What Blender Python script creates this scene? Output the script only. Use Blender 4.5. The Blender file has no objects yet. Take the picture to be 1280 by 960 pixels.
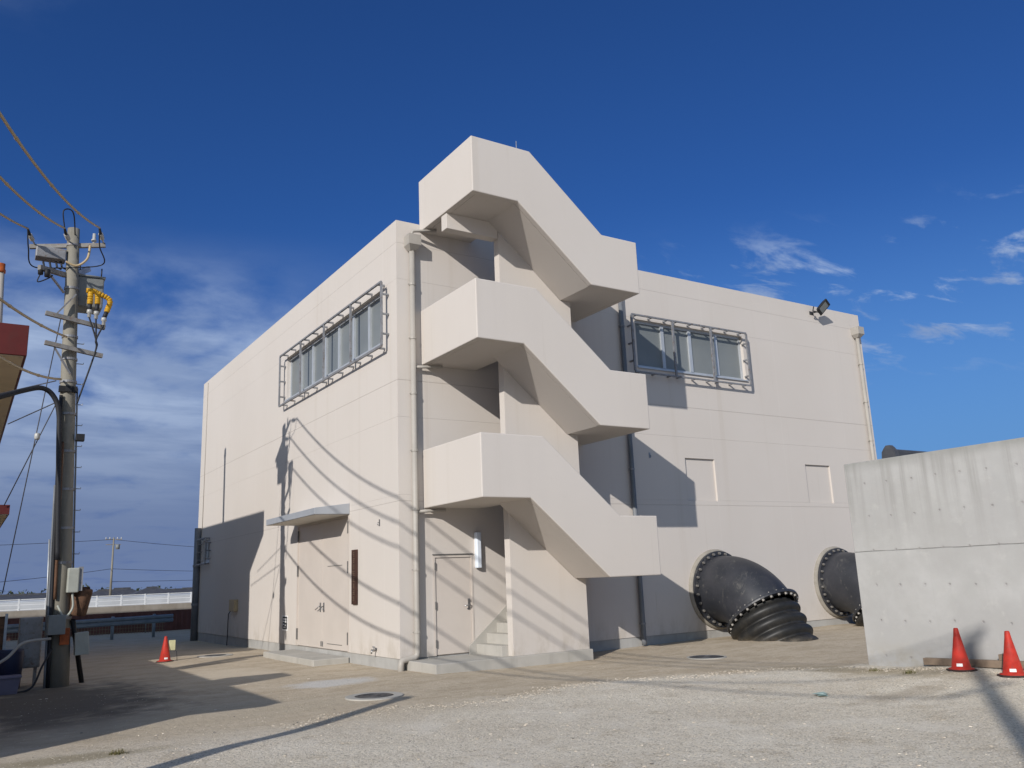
import bpy, bmesh, math, random
from mathutils import Vector, Matrix
random.seed(7)
SC = bpy.context.scene
COL = SC.collection
V = Vector
PI = math.pi

# ------------------------------------------------------------------ camera
YAW, PITCH, ROLL, F = 0.5771018, 0.2230840, -0.0404114, 1061.438
CAM = V((-7.715, -16.401, 1.78))
_d = V((math.sin(YAW)*math.cos(PITCH), math.cos(YAW)*math.cos(PITCH), math.sin(PITCH)))
_r = V((math.cos(YAW), -math.sin(YAW), 0)); _u = _r.cross(_d)
RX = _r*math.cos(ROLL)+_u*math.sin(ROLL)
UX = -_r*math.sin(ROLL)+_u*math.cos(ROLL)
cam = bpy.data.cameras.new('camera'); camo = bpy.data.objects.new('camera', cam); COL.objects.link(camo)
m = Matrix((RX, UX, -_d)).transposed().to_4x4(); m.translation = CAM
camo.matrix_world = m
cam.sensor_width = 36; cam.lens = F/1280*36; cam.clip_start = .1; cam.clip_end = 5000
SC.camera = camo
def on(a, b, ax, val):          # measured photo point -> world point on the plane axis=val
    q = _d + RX*((a-640)/F) - UX*((b-480)/F)
    return CAM + q*((val-CAM[ax])/q[ax])

# ------------------------------------------------------------------ sun and sky
S = V((.7555, .5087, -.4134)).normalized()
ELEV = math.asin(-S.z); AZ = math.atan2(-S.x, -S.y)
sl = bpy.data.lights.new('sun', 'SUN'); sl.energy = 4.4; sl.angle = math.radians(.5); sl.color = (1, .95, .885)
so = bpy.data.objects.new('sun', sl); COL.objects.link(so)
so.rotation_euler = S.to_track_quat('-Z', 'Y').to_euler(); so.location = (-30, -30, 30)
W = bpy.data.worlds.new('World'); SC.world = W; W.use_nodes = True
nt = W.node_tree; nt.nodes.clear()
def N(t, kind, **kw):
    n = t.nodes.new(kind)
    for k, v in kw.items(): setattr(n, k, v)
    return n
def L(t, a, b): t.links.new(a, b)
def setup_world():
    t = nt
    sky = N(t, 'ShaderNodeTexSky', sky_type='NISHITA', sun_disc=False, sun_elevation=ELEV, sun_rotation=AZ,
            altitude=0, air_density=1.0, dust_density=.1, ozone_density=3.0)
    tint = N(t, 'ShaderNodeMix', data_type='RGBA', blend_type='MULTIPLY'); tint.inputs['Factor'].default_value = 1; L(t, sky.outputs[0], tint.inputs['A']); 
    dt = N(t, 'ShaderNodeVectorMath', operation='DOT_PRODUCT'); tcd = N(t, 'ShaderNodeTexCoord'); L(t, tcd.outputs['Generated'], dt.inputs[0]); dt.inputs[1].default_value = tuple(-S)
    sm = N(t, 'ShaderNodeMapRange', interpolation_type='SMOOTHSTEP'); L(t, dt.outputs['Value'], sm.inputs['Value']); sm.inputs['From Min'].default_value = .15; sm.inputs['From Max'].default_value = .75
    tm = N(t, 'ShaderNodeMix', data_type='RGBA'); L(t, sm.outputs[0], tm.inputs['Factor'])      # milky towards the sun, deep blue away from it
    tm.inputs['A'].default_value = (.20, .43, .83, 1); tm.inputs['B'].default_value = (2.6, 2.15, 1.7, 1); L(t, tm.outputs['Result'], tint.inputs['B'])
    tc = N(t, 'ShaderNodeTexCoord'); sep = N(t, 'ShaderNodeSeparateXYZ'); L(t, tc.outputs['Generated'], sep.inputs[0])
    def M(op, a, b=None, c=None, clamp=False):
        n = N(t, 'ShaderNodeMath', operation=op, use_clamp=clamp)
        for i, v in enumerate((a, b, c)):
            if v is None: continue
            if isinstance(v, (int, float)): n.inputs[i].default_value = v
            else: L(t, v, n.inputs[i])
        return n.outputs[0]
    def ramp(x, a, b): return N_map(x, a, b)
    def N_map(x, a, b, lo=0., hi=1.):
        n = N(t, 'ShaderNodeMapRange', interpolation_type='SMOOTHSTEP'); n.inputs['From Min'].default_value = a; n.inputs['From Max'].default_value = b
        n.inputs['To Min'].default_value = lo; n.inputs['To Max'].default_value = hi; L(t, x, n.inputs['Value']); return n.outputs[0]
    x, y, z = sep.outputs
    # plane projection of the sky dome gives clouds their perspective
    den = M('ADD', M('MAXIMUM', z, 0.0), .12)
    cx, cy = M('DIVIDE', x, den), M('DIVIDE', y, den)
    comb = N(t, 'ShaderNodeCombineXYZ'); L(t, cx, comb.inputs[0]); L(t, cy, comb.inputs[1])
    def noise(vec, scale, detail, rough, dist=0., sc=(1, 1, 1), rot=0., loc=(0, 0, 0)):
        mp = N(t, 'ShaderNodeMapping'); mp.inputs['Scale'].default_value = sc; mp.inputs['Rotation'].default_value = (0, 0, rot); mp.inputs['Location'].default_value = loc
        L(t, vec, mp.inputs[0])
        n = N(t, 'ShaderNodeTexNoise'); n.inputs['Scale'].default_value = scale; n.inputs['Detail'].default_value = detail
        n.inputs['Roughness'].default_value = rough; n.inputs['Distortion'].default_value = dist; L(t, mp.outputs[0], n.inputs['Vector']); return n.outputs[0]
    az = M('ARCTAN2', x, y)                       # 0 = +Y, grows towards +X
    n1 = noise(comb.outputs[0], 2.5, 9, .55, .2, sc=(1.3, 1, 1), loc=(1.3, .4, 0))
    left = N_map(az, .46, .16)                    # bank of cloud in the north-west
    low = N_map(z, .39, .25)
    dens = M('ADD', n1, M('MULTIPLY', N_map(z, .34, .14), .16))
    bank = M('MULTIPLY', M('MULTIPLY', left, low), N_map(dens, .34, .66))
    n2 = noise(comb.outputs[0], 3.6, 10, .60, .4, sc=(1, 2.3, 1), rot=.55, loc=(4.2, 2.1, 0))
    right = M('MULTIPLY', N_map(az, .66, .85), M('MULTIPLY', N_map(z, .385, .31), N_map(z, .17, .25)))
    wisp = M('MULTIPLY', M('MULTIPLY', right, N_map(n2, .52, .70)), .85)
    n3 = noise(comb.outputs[0], 2.3, 9, .6, .3, loc=(7.7, 3.2, 0))
    top = M('MULTIPLY', M('MULTIPLY', N_map(az, .13, -.04), N_map(z, .5, .62)), M('MULTIPLY', N_map(n3, .45, .75), .5))
    fac = M('MAXIMUM', M('MAXIMUM', bank, wisp), top, clamp=True)
    # blue haze towards the horizon, brighter in the north-east
    hcol = N(t, 'ShaderNodeMix', data_type='RGBA'); L(t, N_map(az, .1, 1.0), hcol.inputs['Factor'])
    hcol.inputs['A'].default_value = (1.05, 1.62, 3.45, 1); hcol.inputs['B'].default_value = (1.25, 2.95, 6.0, 1)
    haze = N(t, 'ShaderNodeMix', data_type='RGBA'); L(t, N_map(z, .42, .02), haze.inputs['Factor']); L(t, tint.outputs['Result'], haze.inputs['A']); L(t, hcol.outputs['Result'], haze.inputs['B'])
    n4 = noise(comb.outputs[0], 1.6, 7, .6, .3, sc=(.7, 1.5, 1), loc=(2.5, 8, 0))
    ccol = N(t, 'ShaderNodeMix', data_type='RGBA'); L(t, N_map(n4, .35, .65), ccol.inputs['Factor'])
    ccol.inputs['A'].default_value = (2.5, 3.4, 5.4, 1); ccol.inputs['B'].default_value = (4.5, 5.6, 7.6, 1)
    # low cloud is greyer and dimmer than the high edge of the bank
    dim = N(t, 'ShaderNodeMix', data_type='RGBA'); L(t, N_map(z, .04, .27), dim.inputs['Factor'])
    dim.inputs['A'].default_value = (1.5, 2.1, 3.7, 1); L(t, ccol.outputs['Result'], dim.inputs['B'])
    mix = N(t, 'ShaderNodeMix', data_type='RGBA'); L(t, M('MULTIPLY', fac, .95), mix.inputs['Factor'])
    L(t, haze.outputs['Result'], mix.inputs['A']); L(t, dim.outputs['Result'], mix.inputs['B'])
    bg = N(t, 'ShaderNodeBackground'); bg.inputs['Strength'].default_value = .10
    out = N(t, 'ShaderNodeOutputWorld'); L(t, mix.outputs['Result'], bg.inputs['Color']); L(t, bg.outputs[0], out.inputs[0])
setup_world()
vs = SC.view_settings; vs.view_transform = 'Standard'; vs.look = 'None'; vs.gamma = 1; vs.exposure = 0; vs.use_curve_mapping = False

# ------------------------------------------------------------------ materials
class Mat:
    def __init__(s, name, color, rough=.8, metal=0., spec=.3):
        s.m = bpy.data.materials.new(name); s.m.use_nodes = True; s.t = s.m.node_tree
        s.b = s.t.nodes['Principled BSDF']; s.b.inputs['Roughness'].default_value = rough; s.b.inputs['Metallic'].default_value = metal
        s.b.inputs['Specular IOR Level'].default_value = spec
        s.b.inputs['Base Color'].default_value = (*color, 1)
        s.geo = N(s.t, 'ShaderNodeNewGeometry'); s.pos = s.geo.outputs['Position']
        s.tc = N(s.t, 'ShaderNodeTexCoord'); s.obj = s.tc.outputs['Object']
        s.col = None; s.base = color; s.h = None
    def math(s, op, a, b=None, c=None, clamp=False):
        n = N(s.t, 'ShaderNodeMath', operation=op, use_clamp=clamp)
        for i, v in enumerate((a, b, c)):
            if v is None: continue
            if isinstance(v, (int, float)): n.inputs[i].default_value = v
            else: L(s.t, v, n.inputs[i])
        return n.outputs[0]
    def sep(s, v=None):
        n = N(s.t, 'ShaderNodeSeparateXYZ'); L(s.t, v or s.pos, n.inputs[0]); return n.outputs
    def noise(s, scale, detail=4, rough=.55, sc=(1, 1, 1), dist=0., vec=None, loc=(0, 0, 0)):
        mp = N(s.t, 'ShaderNodeMapping'); mp.inputs['Scale'].default_value = sc; mp.inputs['Location'].default_value = loc; L(s.t, vec or s.pos, mp.inputs[0])
        n = N(s.t, 'ShaderNodeTexNoise'); n.inputs['Scale'].default_value = scale; n.inputs['Detail'].default_value = detail
        n.inputs['Roughness'].default_value = rough; n.inputs['Distortion'].default_value = dist; L(s.t, mp.outputs[0], n.inputs['Vector']); return n.outputs[0]
    def vor(s, scale, feature='F1', vec=None):
        n = N(s.t, 'ShaderNodeTexVoronoi', feature=feature); n.inputs['Scale'].default_value = scale; L(s.t, vec or s.pos, n.inputs['Vector']); return n.outputs
    def map(s, x, a, b, lo=0., hi=1., smooth=True):
        n = N(s.t, 'ShaderNodeMapRange', interpolation_type='SMOOTHSTEP' if smooth else 'LINEAR')
        for k, v in (('From Min', a), ('From Max', b), ('To Min', lo), ('To Max', hi)): n.inputs[k].default_value = v
        L(s.t, x, n.inputs['Value']); return n.outputs[0]
    def mix(s, fac, color):                 # lay another colour over what there is
        n = N(s.t, 'ShaderNodeMix', data_type='RGBA')
        if isinstance(fac, (int, float)): n.inputs['Factor'].default_value = fac
        else: L(s.t, fac, n.inputs['Factor'])
        if s.col is None: n.inputs['A'].default_value = (*s.base, 1)
        else: L(s.t, s.col, n.inputs['A'])
        n.inputs['B'].default_value = (*color, 1); s.col = n.outputs['Result']; L(s.t, s.col, s.b.inputs['Base Color']); return s
    def bump(s, h, strength=.3, dist=.01):
        n = N(s.t, 'ShaderNodeBump'); n.inputs['Strength'].default_value = strength; n.inputs['Distance'].default_value = dist
        L(s.t, h, n.inputs['Height'])
        if s.h is not None: L(s.t, s.h, n.inputs['Normal'])
        s.h = n.outputs[0]; L(s.t, s.h, s.b.inputs['Normal']); return s

def simple(name, color, rough=.7, metal=0., var=.25, scale=3., fine=60., bump=.1, dirt=None, spec=.3):
    a = Mat(name, color, rough, metal, spec)
    d = tuple(c*(1-var) for c in color)
    a.mix(a.map(a.noise(scale, 6, .6), .35, .7), d)
    if dirt: a.mix(a.map(a.noise(scale*2.3, 8, .65, loc=(5, 3, 1)), .52, .72), dirt)
    if bump: a.bump(a.noise(fine, 3, .6), bump, .004)
    return a.m

def wall_paint(joints=True):
    a = Mat('sprayed_wall_coating' if joints else 'sprayed_stair_coating', (.55, .508, .468), .88, 0, .2)
    x, y, z = a.sep()
    a.mix(a.map(a.noise(.35, 4, .5), .35, .7), (.535, .492, .45))
    # faint rain streaks and roller bands
    st = a.noise(1., 5, .6, sc=(2.3, 2.3, .06)); a.mix(a.map(st, .56, .80, 0, .45), (.47, .42, .365))
    st2 = a.noise(1., 3, .5, sc=(.9, .9, .03), loc=(9, 4, 0)); a.mix(a.map(st2, .58, .75, 0, .35), (.58, .535, .485))
    # grime splashed above the ground, run-off under the sills and parapet edges, mottled respray
    a.mix(a.math('MULTIPLY', a.map(z, .95, .2), a.map(a.noise(3.2, 8, .7, sc=(1, 1, .5)), .42, .68, 0, .5)), (.36, .315, .25))
    a.mix(a.map(a.noise(5.5, 9, .72, loc=(2, 2, 2)), .60, .78, 0, .35), (.45, .405, .355))
    st3 = a.noise(1., 6, .65, sc=(7, 7, .22), loc=(1, 6, 3)); a.mix(a.map(st3, .60, .76, 0, .32), (.43, .385, .33))
    h = None
    for zj, w, s_ in () if not joints else ((9.24, .007, .5), (8.38, .006, .28), (6.06, .009, .75), (5.24, .006, .28), (3.43, .008, .6), (3.56, .004, .15)):
        k = a.map(a.math('ABSOLUTE', a.math('SUBTRACT', z, zj)), w*1.6, w*.6)
        a.mix(a.math('MULTIPLY', k, s_*.55), (.30, .265, .235))
        h = k if h is None else a.math('MAXIMUM', h, k)
    for ax in (x, y) if joints else ():                                          # faint vertical construction joints, lighter filler
        f = a.math('ABSOLUTE', a.math('SUBTRACT', a.math('FRACT', a.math('DIVIDE', a.math('ADD', ax, .7), 2.9)), .5))
        a.mix(a.math('MULTIPLY', a.map(f, .0065, .002), .22), (.62, .58, .535))
    if joints: a.bump(a.math('MULTIPLY', h, -1.), .6, .006)
    a.bump(a.noise(34, 4, .65), .16, .006)
    return a.m

def concrete(name, c1, c2, rough=.85, stain=None):
    a = Mat(name, c1, rough, 0, .25)
    a.mix(a.map(a.noise(1.4, 8, .62), .35, .68), c2)
    a.mix(a.map(a.noise(1., 5, .6, sc=(3, 3, .3)), .5, .75, 0, .5), tuple(c*.75 for c in c1))
    if stain: a.mix(a.map(a.noise(.9, 7, .65, loc=(3, 3, 3)), .5, .7, 0, .7), stain)
    a.bump(a.noise(45, 4, .6), .25, .004)
    return a.m

def retaining_concrete():
    a = Mat('formwork_concrete', (.36, .354, .345), .8, 0, .25)
    x, y, z = a.sep()
    a.mix(a.map(a.noise(1.1, 8, .6), .35, .7), (.42, .415, .405))
    a.mix(a.map(a.noise(.5, 8, .65, loc=(4, 1, 7)), .42, .70, 0, .8), (.34, .335, .32)); a.mix(a.map(a.noise(3.5, 8, .7, loc=(1, 7, 2)), .55, .72, 0, .5), (.45, .44, .42)); a.mix(a.map(a.noise(6, 8, .7, loc=(6, 7, 2)), .60, .75, 0, .5), (.33, .325, .31))
    # rain streaks hanging from the top edge
    st = a.noise(1., 7, .68, sc=(1, 4.6, .16)); drip = a.math('MULTIPLY', a.map(st, .42, .72), a.map(z, 1.7, 3.5))
    a.mix(a.math('MULTIPLY', drip, .85), (.255, .25, .235))
    a.mix(a.math('MULTIPLY', a.map(z, 3.36, 3.59), a.map(a.noise(2.2, 6, .6), .3, .6, .35, .9)), (.25, .25, .235))
    st2 = a.noise(1., 5, .6, sc=(1, 1.7, .07), loc=(0, 3, 0)); a.mix(a.map(st2, .56, .74, 0, .5), (.36, .36, .35))
    a.mix(a.math('MULTIPLY', a.map(a.noise(2.4, 6, .7), .40, .66), a.map(z, .55, .05)), (.33, .31, .27))
    # pour joint
    wav = a.math('MULTIPLY', a.noise(3., 3, .5), .03)
    j = a.map(a.math('ABSOLUTE', a.math('SUBTRACT', a.math('ADD', z, wav), 1.985)), .012, .003)
    a.mix(a.math('MULTIPLY', j, a.map(a.noise(2.2, 4, .6, loc=(1, 0, 0)), .3, .55, .25, .95)), (.20, .20, .19))
    pj = a.math('ABSOLUTE', a.math('SUBTRACT', a.math('FRACT', a.math('DIVIDE', a.math('ADD', y, 20), .9)), .5))
    a.mix(a.math('MULTIPLY', a.map(pj, .008, .002), .25), (.33, .33, .32))
    # tie holes
    jy = a.math('MULTIPLY', a.math('SUBTRACT', a.noise(.9, 2, .5, loc=(0, 0, 7)), .5), .16); jz = a.math('MULTIPLY', a.math('SUBTRACT', a.noise(.9, 2, .5, loc=(3, 5, 0)), .5), .10)
    fy = a.math('SUBTRACT', a.math('FRACT', a.math('DIVIDE', a.math('ADD', a.math('ADD', y, jy), 20.1), .45)), .5)
    fz = a.math('SUBTRACT', a.math('FRACT', a.math('DIVIDE', a.math('ADD', a.math('ADD', z, jz), .12), .6)), .5)
    d = a.math('SQRT', a.math('ADD', a.math('POWER', a.math('MULTIPLY', fy, .45), 2), a.math('POWER', a.math('MULTIPLY', fz, .6), 2)))
    hole = a.map(d, .022, .012); halo = a.map(d, .06, .015)
    a.mix(a.math('MULTIPLY', halo, .28), (.3, .29, .28)); hv = a.map(a.noise(2.1, 2, .5, loc=(8, 2, 2)), .4, .62, .1, .45); a.mix(a.math('MULTIPLY', hole, hv), (.18, .17, .165))
    a.bump(a.math('MULTIPLY', a.math('MAXIMUM', hole, j), -1), .7, .01)
    a.bump(a.noise(26, 5, .65), .3, .006)
    return a.m

def ground_mat():
    a = Mat('sandy_gravel_yard', (.59, .52, .415), .95, 0, .15)
    x, y, z = a.sep()
    # gravel tone
    v = a.vor(62)
    a.mix(a.map(a.noise(.6, 6, .6), .35, .68), (.67, .605, .495))
    a.mix(a.map(a.noise(1.7, 8, .7, loc=(3, 8, 0)), .50, .70, 0, .7), (.44, .365, .265))
    hsv = N(a.t, 'ShaderNodeSeparateColor'); L(a.t, v['Color'], hsv.inputs[0])
    a.mix(a.map(hsv.outputs[0], .62, .95, 0, .55), (.80, .75, .67))
    a.mix(a.map(hsv.outputs[1], .74, .95, 0, .6), (.17, .15, .12))
    a.mix(a.map(a.noise(.9, 9, .72, loc=(7, 2, 0), dist=.4), .50, .64, 0, .55), (.70, .645, .555))
    a.mix(a.map(a.noise(2.6, 9, .75, loc=(2, 6, 0)), .56, .68, 0, .5), (.36, .31, .235))
    # fine sand swept up against the building
    edge = a.math('ADD', y, a.math('MULTIPLY', a.math('SUBTRACT', a.noise(.7, 5, .6), .5), 1.5))
    e2 = a.math('ADD', edge, a.math('MULTIPLY', a.math('SUBTRACT', a.noise(5., 5, .65), .5), .45))
    off = a.map(x, 1.5, 6.5, 0, 1.7)                      # the edge swings towards the retaining wall
    off2 = a.map(x, -2.5, -6, 0, -.4)
    e3 = a.math('ADD', a.math('ADD', e2, off), off2)
    e4 = a.math('ADD', e3, a.math('MULTIPLY', a.math('SUBTRACT', a.noise(14., 6, .7), .5), .5)); wide = a.map(x, 1.0, -3.0, 0, 1); sand = a.map(a.math('SUBTRACT', e4, a.math('MULTIPLY', wide, .1)), -4.95, -4.5); sand2 = a.map(e4, -6.3, -3.9); sw = a.math('ADD', a.math('MULTIPLY', sand, a.math('SUBTRACT', 1., wide)), a.math('MULTIPLY', sand2, wide)); sand = sw
    n = N(a.t, 'ShaderNodeMix', data_type='RGBA'); L(a.t, a.map(a.noise(1.5, 9, .72, sc=(.6, 1.3, 1), loc=(0, 9, 0)), .38, .66), n.inputs['Factor'])
    n.inputs['A'].default_value = (.50, .425, .325, 1); n.inputs['B'].default_value = (.405, .335, .245, 1)
    n2 = N(a.t, 'ShaderNodeMix', data_type='RGBA'); L(a.t, sand, n2.inputs['Factor']); L(a.t, a.col, n2.inputs['A']); L(a.t, n.outputs['Result'], n2.inputs['B'])
    a.col = n2.outputs['Result']; L(a.t, a.col, a.b.inputs['Base Color'])
    sm_ = sand
    a.mix(a.math('MULTIPLY', sm_, a.map(a.noise(8., 9, .75, sc=(.7, 1.5, 1), loc=(4, 4, 0)), .50, .66, 0, .6)), (.30, .235, .155))
    a.mix(a.math('MULTIPLY', sm_, a.map(a.noise(3.3, 9, .75, sc=(.6, 1.6, 1), loc=(1, 8, 0)), .55, .68, 0, .55)), (.54, .465, .36))
    a.mix(a.math('MULTIPLY', sm_, a.map(a.noise(38., 4, .7), .58, .70, 0, .5)), (.29, .235, .165))
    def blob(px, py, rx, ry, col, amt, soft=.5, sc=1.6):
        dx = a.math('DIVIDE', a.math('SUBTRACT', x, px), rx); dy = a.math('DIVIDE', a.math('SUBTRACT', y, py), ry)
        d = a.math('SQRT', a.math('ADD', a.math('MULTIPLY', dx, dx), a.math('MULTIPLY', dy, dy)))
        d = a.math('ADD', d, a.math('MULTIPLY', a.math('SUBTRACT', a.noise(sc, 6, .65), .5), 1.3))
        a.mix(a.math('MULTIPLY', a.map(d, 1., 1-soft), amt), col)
    blob(-1.75, -.75, 1.0, .75, (.54, .53, .51), .8)             # spilt cement paste
    blob(-2.6, 2.8, 1.3, 2.2, (.54, .47, .37), .7, .8)          # pale gravel by the loading slab
    blob(-6.2, .8, 2.5, 5.2, (.095, .083, .072), .9, .65)  # dark brown soil, with the wing's shade also painted into its colour
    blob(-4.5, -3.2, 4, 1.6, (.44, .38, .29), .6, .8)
    blob(5.2, -7.4, .8, 2.4, (.34, .28, .19), .8, .7)           # dirt gathered along the concrete wall
    blob(3.4, -8.9, 1.6, .35, (.33, .27, .2), .5, .7)
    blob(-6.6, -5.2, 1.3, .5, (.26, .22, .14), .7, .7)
    hgt = a.math('ADD', a.math('MULTIPLY', v['Distance'], -.5), a.noise(120, 3, .6))
    s3 = a.map(e3, -4.2, -5.2, .25, 1.)
    a.bump(a.math('MULTIPLY', hgt, s3), .55, .016)
    a.bump(a.noise(26, 6, .7), .5, .02)
    a.bump(a.noise(7, 7, .68), .5, .05)
    return a.m

M = {}
M['wall'] = wall_paint(); M['stair'] = wall_paint(False)
M['plinth'] = concrete('plinth_concrete', (.33, .325, .31), (.39, .385, .37), stain=(.25, .24, .22))
M['slab'] = concrete('trowelled_concrete', (.36, .345, .31), (.41, .39, .355), stain=(.34, .33, .30))
M['ret'] = retaining_concrete()
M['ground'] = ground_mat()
M['door'] = simple('cream_door_paint', (.54, .485, .435), .45, 0, .05, 1.2, 40, .03, spec=.4)
M['galv'] = simple('galvanised_steel', (.42, .44, .46), .5, .55, .25, 6, 50, .05)
M['galvdark'] = simple('weathered_galvanised_steel', (.27, .275, .29), .6, .3, .3, 5, 50, .06, dirt=(.16, .11, .08))
M['alu'] = simple('aluminium_sash', (.50, .53, .56), .45, .4, .1, 3, 40, .02)
def glass_mat():
    a = Mat('frosted_wired_glass', (.155, .17, .172), .32, 0, .4)
    a.mix(a.map(a.noise(.5, 3, .5), .4, .65), (.19, .205, .205)); a.bump(a.noise(3, 3, .5), .05, .01); return a.m
M['glass'] = glass_mat()
M['pvc'] = simple('beige_grey_pvc_pipe', (.36, .335, .30), .5, 0, .1, 2, 40, .03)
M['pvcdark'] = simple('dark_grey_pipe', (.16, .17, .185), .5, 0, .2, 2, 40, .03)
M['canopy'] = simple('grey_canopy_sheet', (.40, .42, .45), .45, .3, .08, 2, 40, .02)
M['soffit'] = simple('canopy_soffit_board', (.62, .59, .54), .8, 0, .06, 2, 40, .02)
M['black'] = simple('black_rubber', (.018, .018, .02), .6, 0, .3, 4, 60, .1)
def pipe_mat():
    a = Mat('bitumen_coated_pipe', (.022, .024, .030), .45, 0, .45)
    a.mix(a.map(a.noise(1.6, 8, .65), .38, .7), (.036, .037, .044))
    a.mix(a.map(a.noise(3.2, 10, .75, sc=(1, 1, .5), dist=.8), .55, .70, 0, .55), (.15, .145, .13))
    a.mix(a.map(a.noise(14, 8, .72, sc=(1, 1, .45)), .60, .72, 0, .55), (.25, .235, .205))
    a.bump(a.noise(30, 5, .6), .15, .006); return a.m
M['pipe'] = pipe_mat()
def rib_mat():
    a = Mat('dusty_ribbed_hose', (.016, .016, .016), .5, 0, .4)
    x, y, z = a.sep()
    a.mix(a.map(a.noise(4, 7, .65), .42, .72, 0, .7), (.038, .035, .030))
    a.mix(a.math('MULTIPLY', a.map(z, .22, .0), a.map(a.noise(7, 6, .7), .4, .65, .2, .8)), (.17, .14, .10))
    a.bump(a.noise(40, 4, .6), .2, .005); return a.m
M['rib'] = rib_mat()
M['mortar'] = simple('mortar_collar', (.30, .275, .235), .9, 0, .2, 5, 40, .3)
M['bolt'] = simple('stainless_bolt', (.26, .245, .225), .5, .4, .2, 9, 0, 0)
M['steelhw'] = simple('brushed_steel_fitting', (.33, .33, .33), .35, .8, .15, 9, 0, 0)
M['hinge'] = simple('dull_hinge_steel', (.20, .195, .185), .5, .5, .2, 9, 0, 0)
M['wood'] = simple('dark_stained_board', (.060, .028, .020), .6, 0, .5, 7, 50, .2)
M['carved'] = simple('faded_lettering', (.15, .105, .075), .6, 0, .3, 20, 0, 0)
M['dullmesh'] = simple('dull_mesh_wire', (.26, .21, .13), .7, .2, .3, 5, 0, 0)
M['white'] = simple('white_plate', (.75, .74, .72), .5, 0, .06, 3, 0, 0)
M['ink'] = simple('black_print', (.02, .02, .02), .5, 0, .2, 6, 0, 0)
M['cone'] = simple('red_cone_plastic', (.44, .030, .018), .6, 0, .3, 7, 50, .1, dirt=(.26, .05, .035))
M['conebase'] = simple('dirty_rubber_base', (.05, .028, .024), .8, 0, .4, 8, 50, .2)
M['timber'] = simple('weathered_timber', (.22, .165, .12), .85, 0, .35, 5, 60, .3)
def pole_mat():
    a = Mat('spun_concrete_pole', (.225, .21, .175), .85, 0, .2)
    a.mix(a.map(a.noise(1., 6, .6, sc=(5, 5, .5)), .4, .7), (.17, .158, .13))
    a.mix(a.map(a.noise(9, 7, .65), .5, .75, 0, .5), (.28, .265, .23)); a.bump(a.noise(60, 3, .6), .2, .004); return a.m
M['pole'] = pole_mat()
M['rust'] = simple('rusty_steel', (.14, .075, .045), .85, .1, .5, 9, 50, .3, dirt=(.035, .025, .02))
M['arm'] = simple('weathered_crossarm', (.26, .25, .235), .65, .3, .3, 6, 50, .1, dirt=(.20, .12, .075))
M['tan'] = simple('tan_cable_guard', (.44, .34, .20), .6, 0, .06, .3, 0, 0)
M['cable'] = simple('black_cable', (.02, .021, .025), .6, 0, .2, 3, 0, 0)
M['thin'] = simple('steel_strand', (.07, .07, .08), .6, .3, .2, 3, 0, 0)
M['yellow'] = simple('yellow_insulating_cover', (.60, .33, .015), .55, 0, .35, 9, 0, 0, dirt=(.16, .07, .015))
M['porcelain'] = simple('white_porcelain', (.40, .40, .385), .35, 0, .1, 5, 0, 0, spec=.5)
M['box'] = simple('grey_equipment_box', (.20, .21, .205), .55, .1, .2, 4, 50, .05)
M['boxpale'] = simple('pale_meter_box', (.34, .35, .31), .55, 0, .15, 4, 50, .05)
M['orange'] = simple('orange_marker_sheet', (.36, .085, .02), .6, 0, .4, 12, 0, 0, dirt=(.3, .07, .03))
M['red'] = simple('red_fascia_paint', (.095, .013, .012), .6, 0, .25, 1.3, 40, .06, dirt=(.08, .016, .014))
M['beige'] = simple('beige_render', (.60, .50, .345), .85, 0, .12, 1.2, 40, .15)
M['iron'] = simple('cast_iron_lid', (.075, .075, .08), .6, .4, .3, 8, 70, .4)
M['lamp'] = simple('opal_lamp_cover', (.66, .72, .80), .3, 0, .05, 3, 0, 0, spec=.5)
M['rail'] = simple('blue_grey_guardrail', (.25, .30, .34), .5, .3, .2, 3, 40, .1)
M['maroon'] = simple('maroon_sheet_wall', (.17, .075, .062), .8, 0, .3, 1.2, 30, .1)
M['dike'] = concrete('weathered_dike_concrete', (.27, .24, .20), (.33, .30, .26), stain=(.19, .16, .125))
M['shed'] = simple('pale_shed_sheeting', (.50, .52, .54), .6, 0, .25, .3, 0, 0)
M['fence'] = simple('white_fence_paint', (.70, .72, .74), .6, 0, .12, 1, 0, 0)
M['housewall'] = simple('pale_house_wall', (.5, .48, .44), .8, 0, .15, .2, 0, 0)
def tile_mat():
    a = Mat('grey_roof_tile', (.055, .057, .065), .55, 0, .4)
    a.mix(a.map(a.noise(1.5, 6, .6), .4, .7), (.085, .085, .09)); return a.m
M['tile'] = tile_mat()
M['stone'] = None
def stone_mat():
    a = Mat('crushed_stone', (.46, .40, .32), .9, 0, .2)
    r = N(a.t, 'ShaderNodeNewGeometry').outputs['Random Per Island']
    a.mix(a.map(r, 0, 1, 0, 1, False), (.64, .58, .49)); a.mix(a.map(r, .85, .95), (.20, .185, .165)); a.bump(a.noise(80, 3, .6), .3, .004); return a.m
M['stone'] = stone_mat()
def leaf_mat(n, c, d):
    a = Mat(n, c, .7, 0, .2); a.mix(a.map(N(a.t, 'ShaderNodeNewGeometry').outputs['Random Per Island'], 0, 1, 0, 1, False), d); return a.m
M['leaf'] = leaf_mat('far_foliage', (.035, .05, .03), (.07, .085, .045))
M['dry'] = leaf_mat('dry_weed', (.16, .13, .06), (.10, .11, .035))

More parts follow.
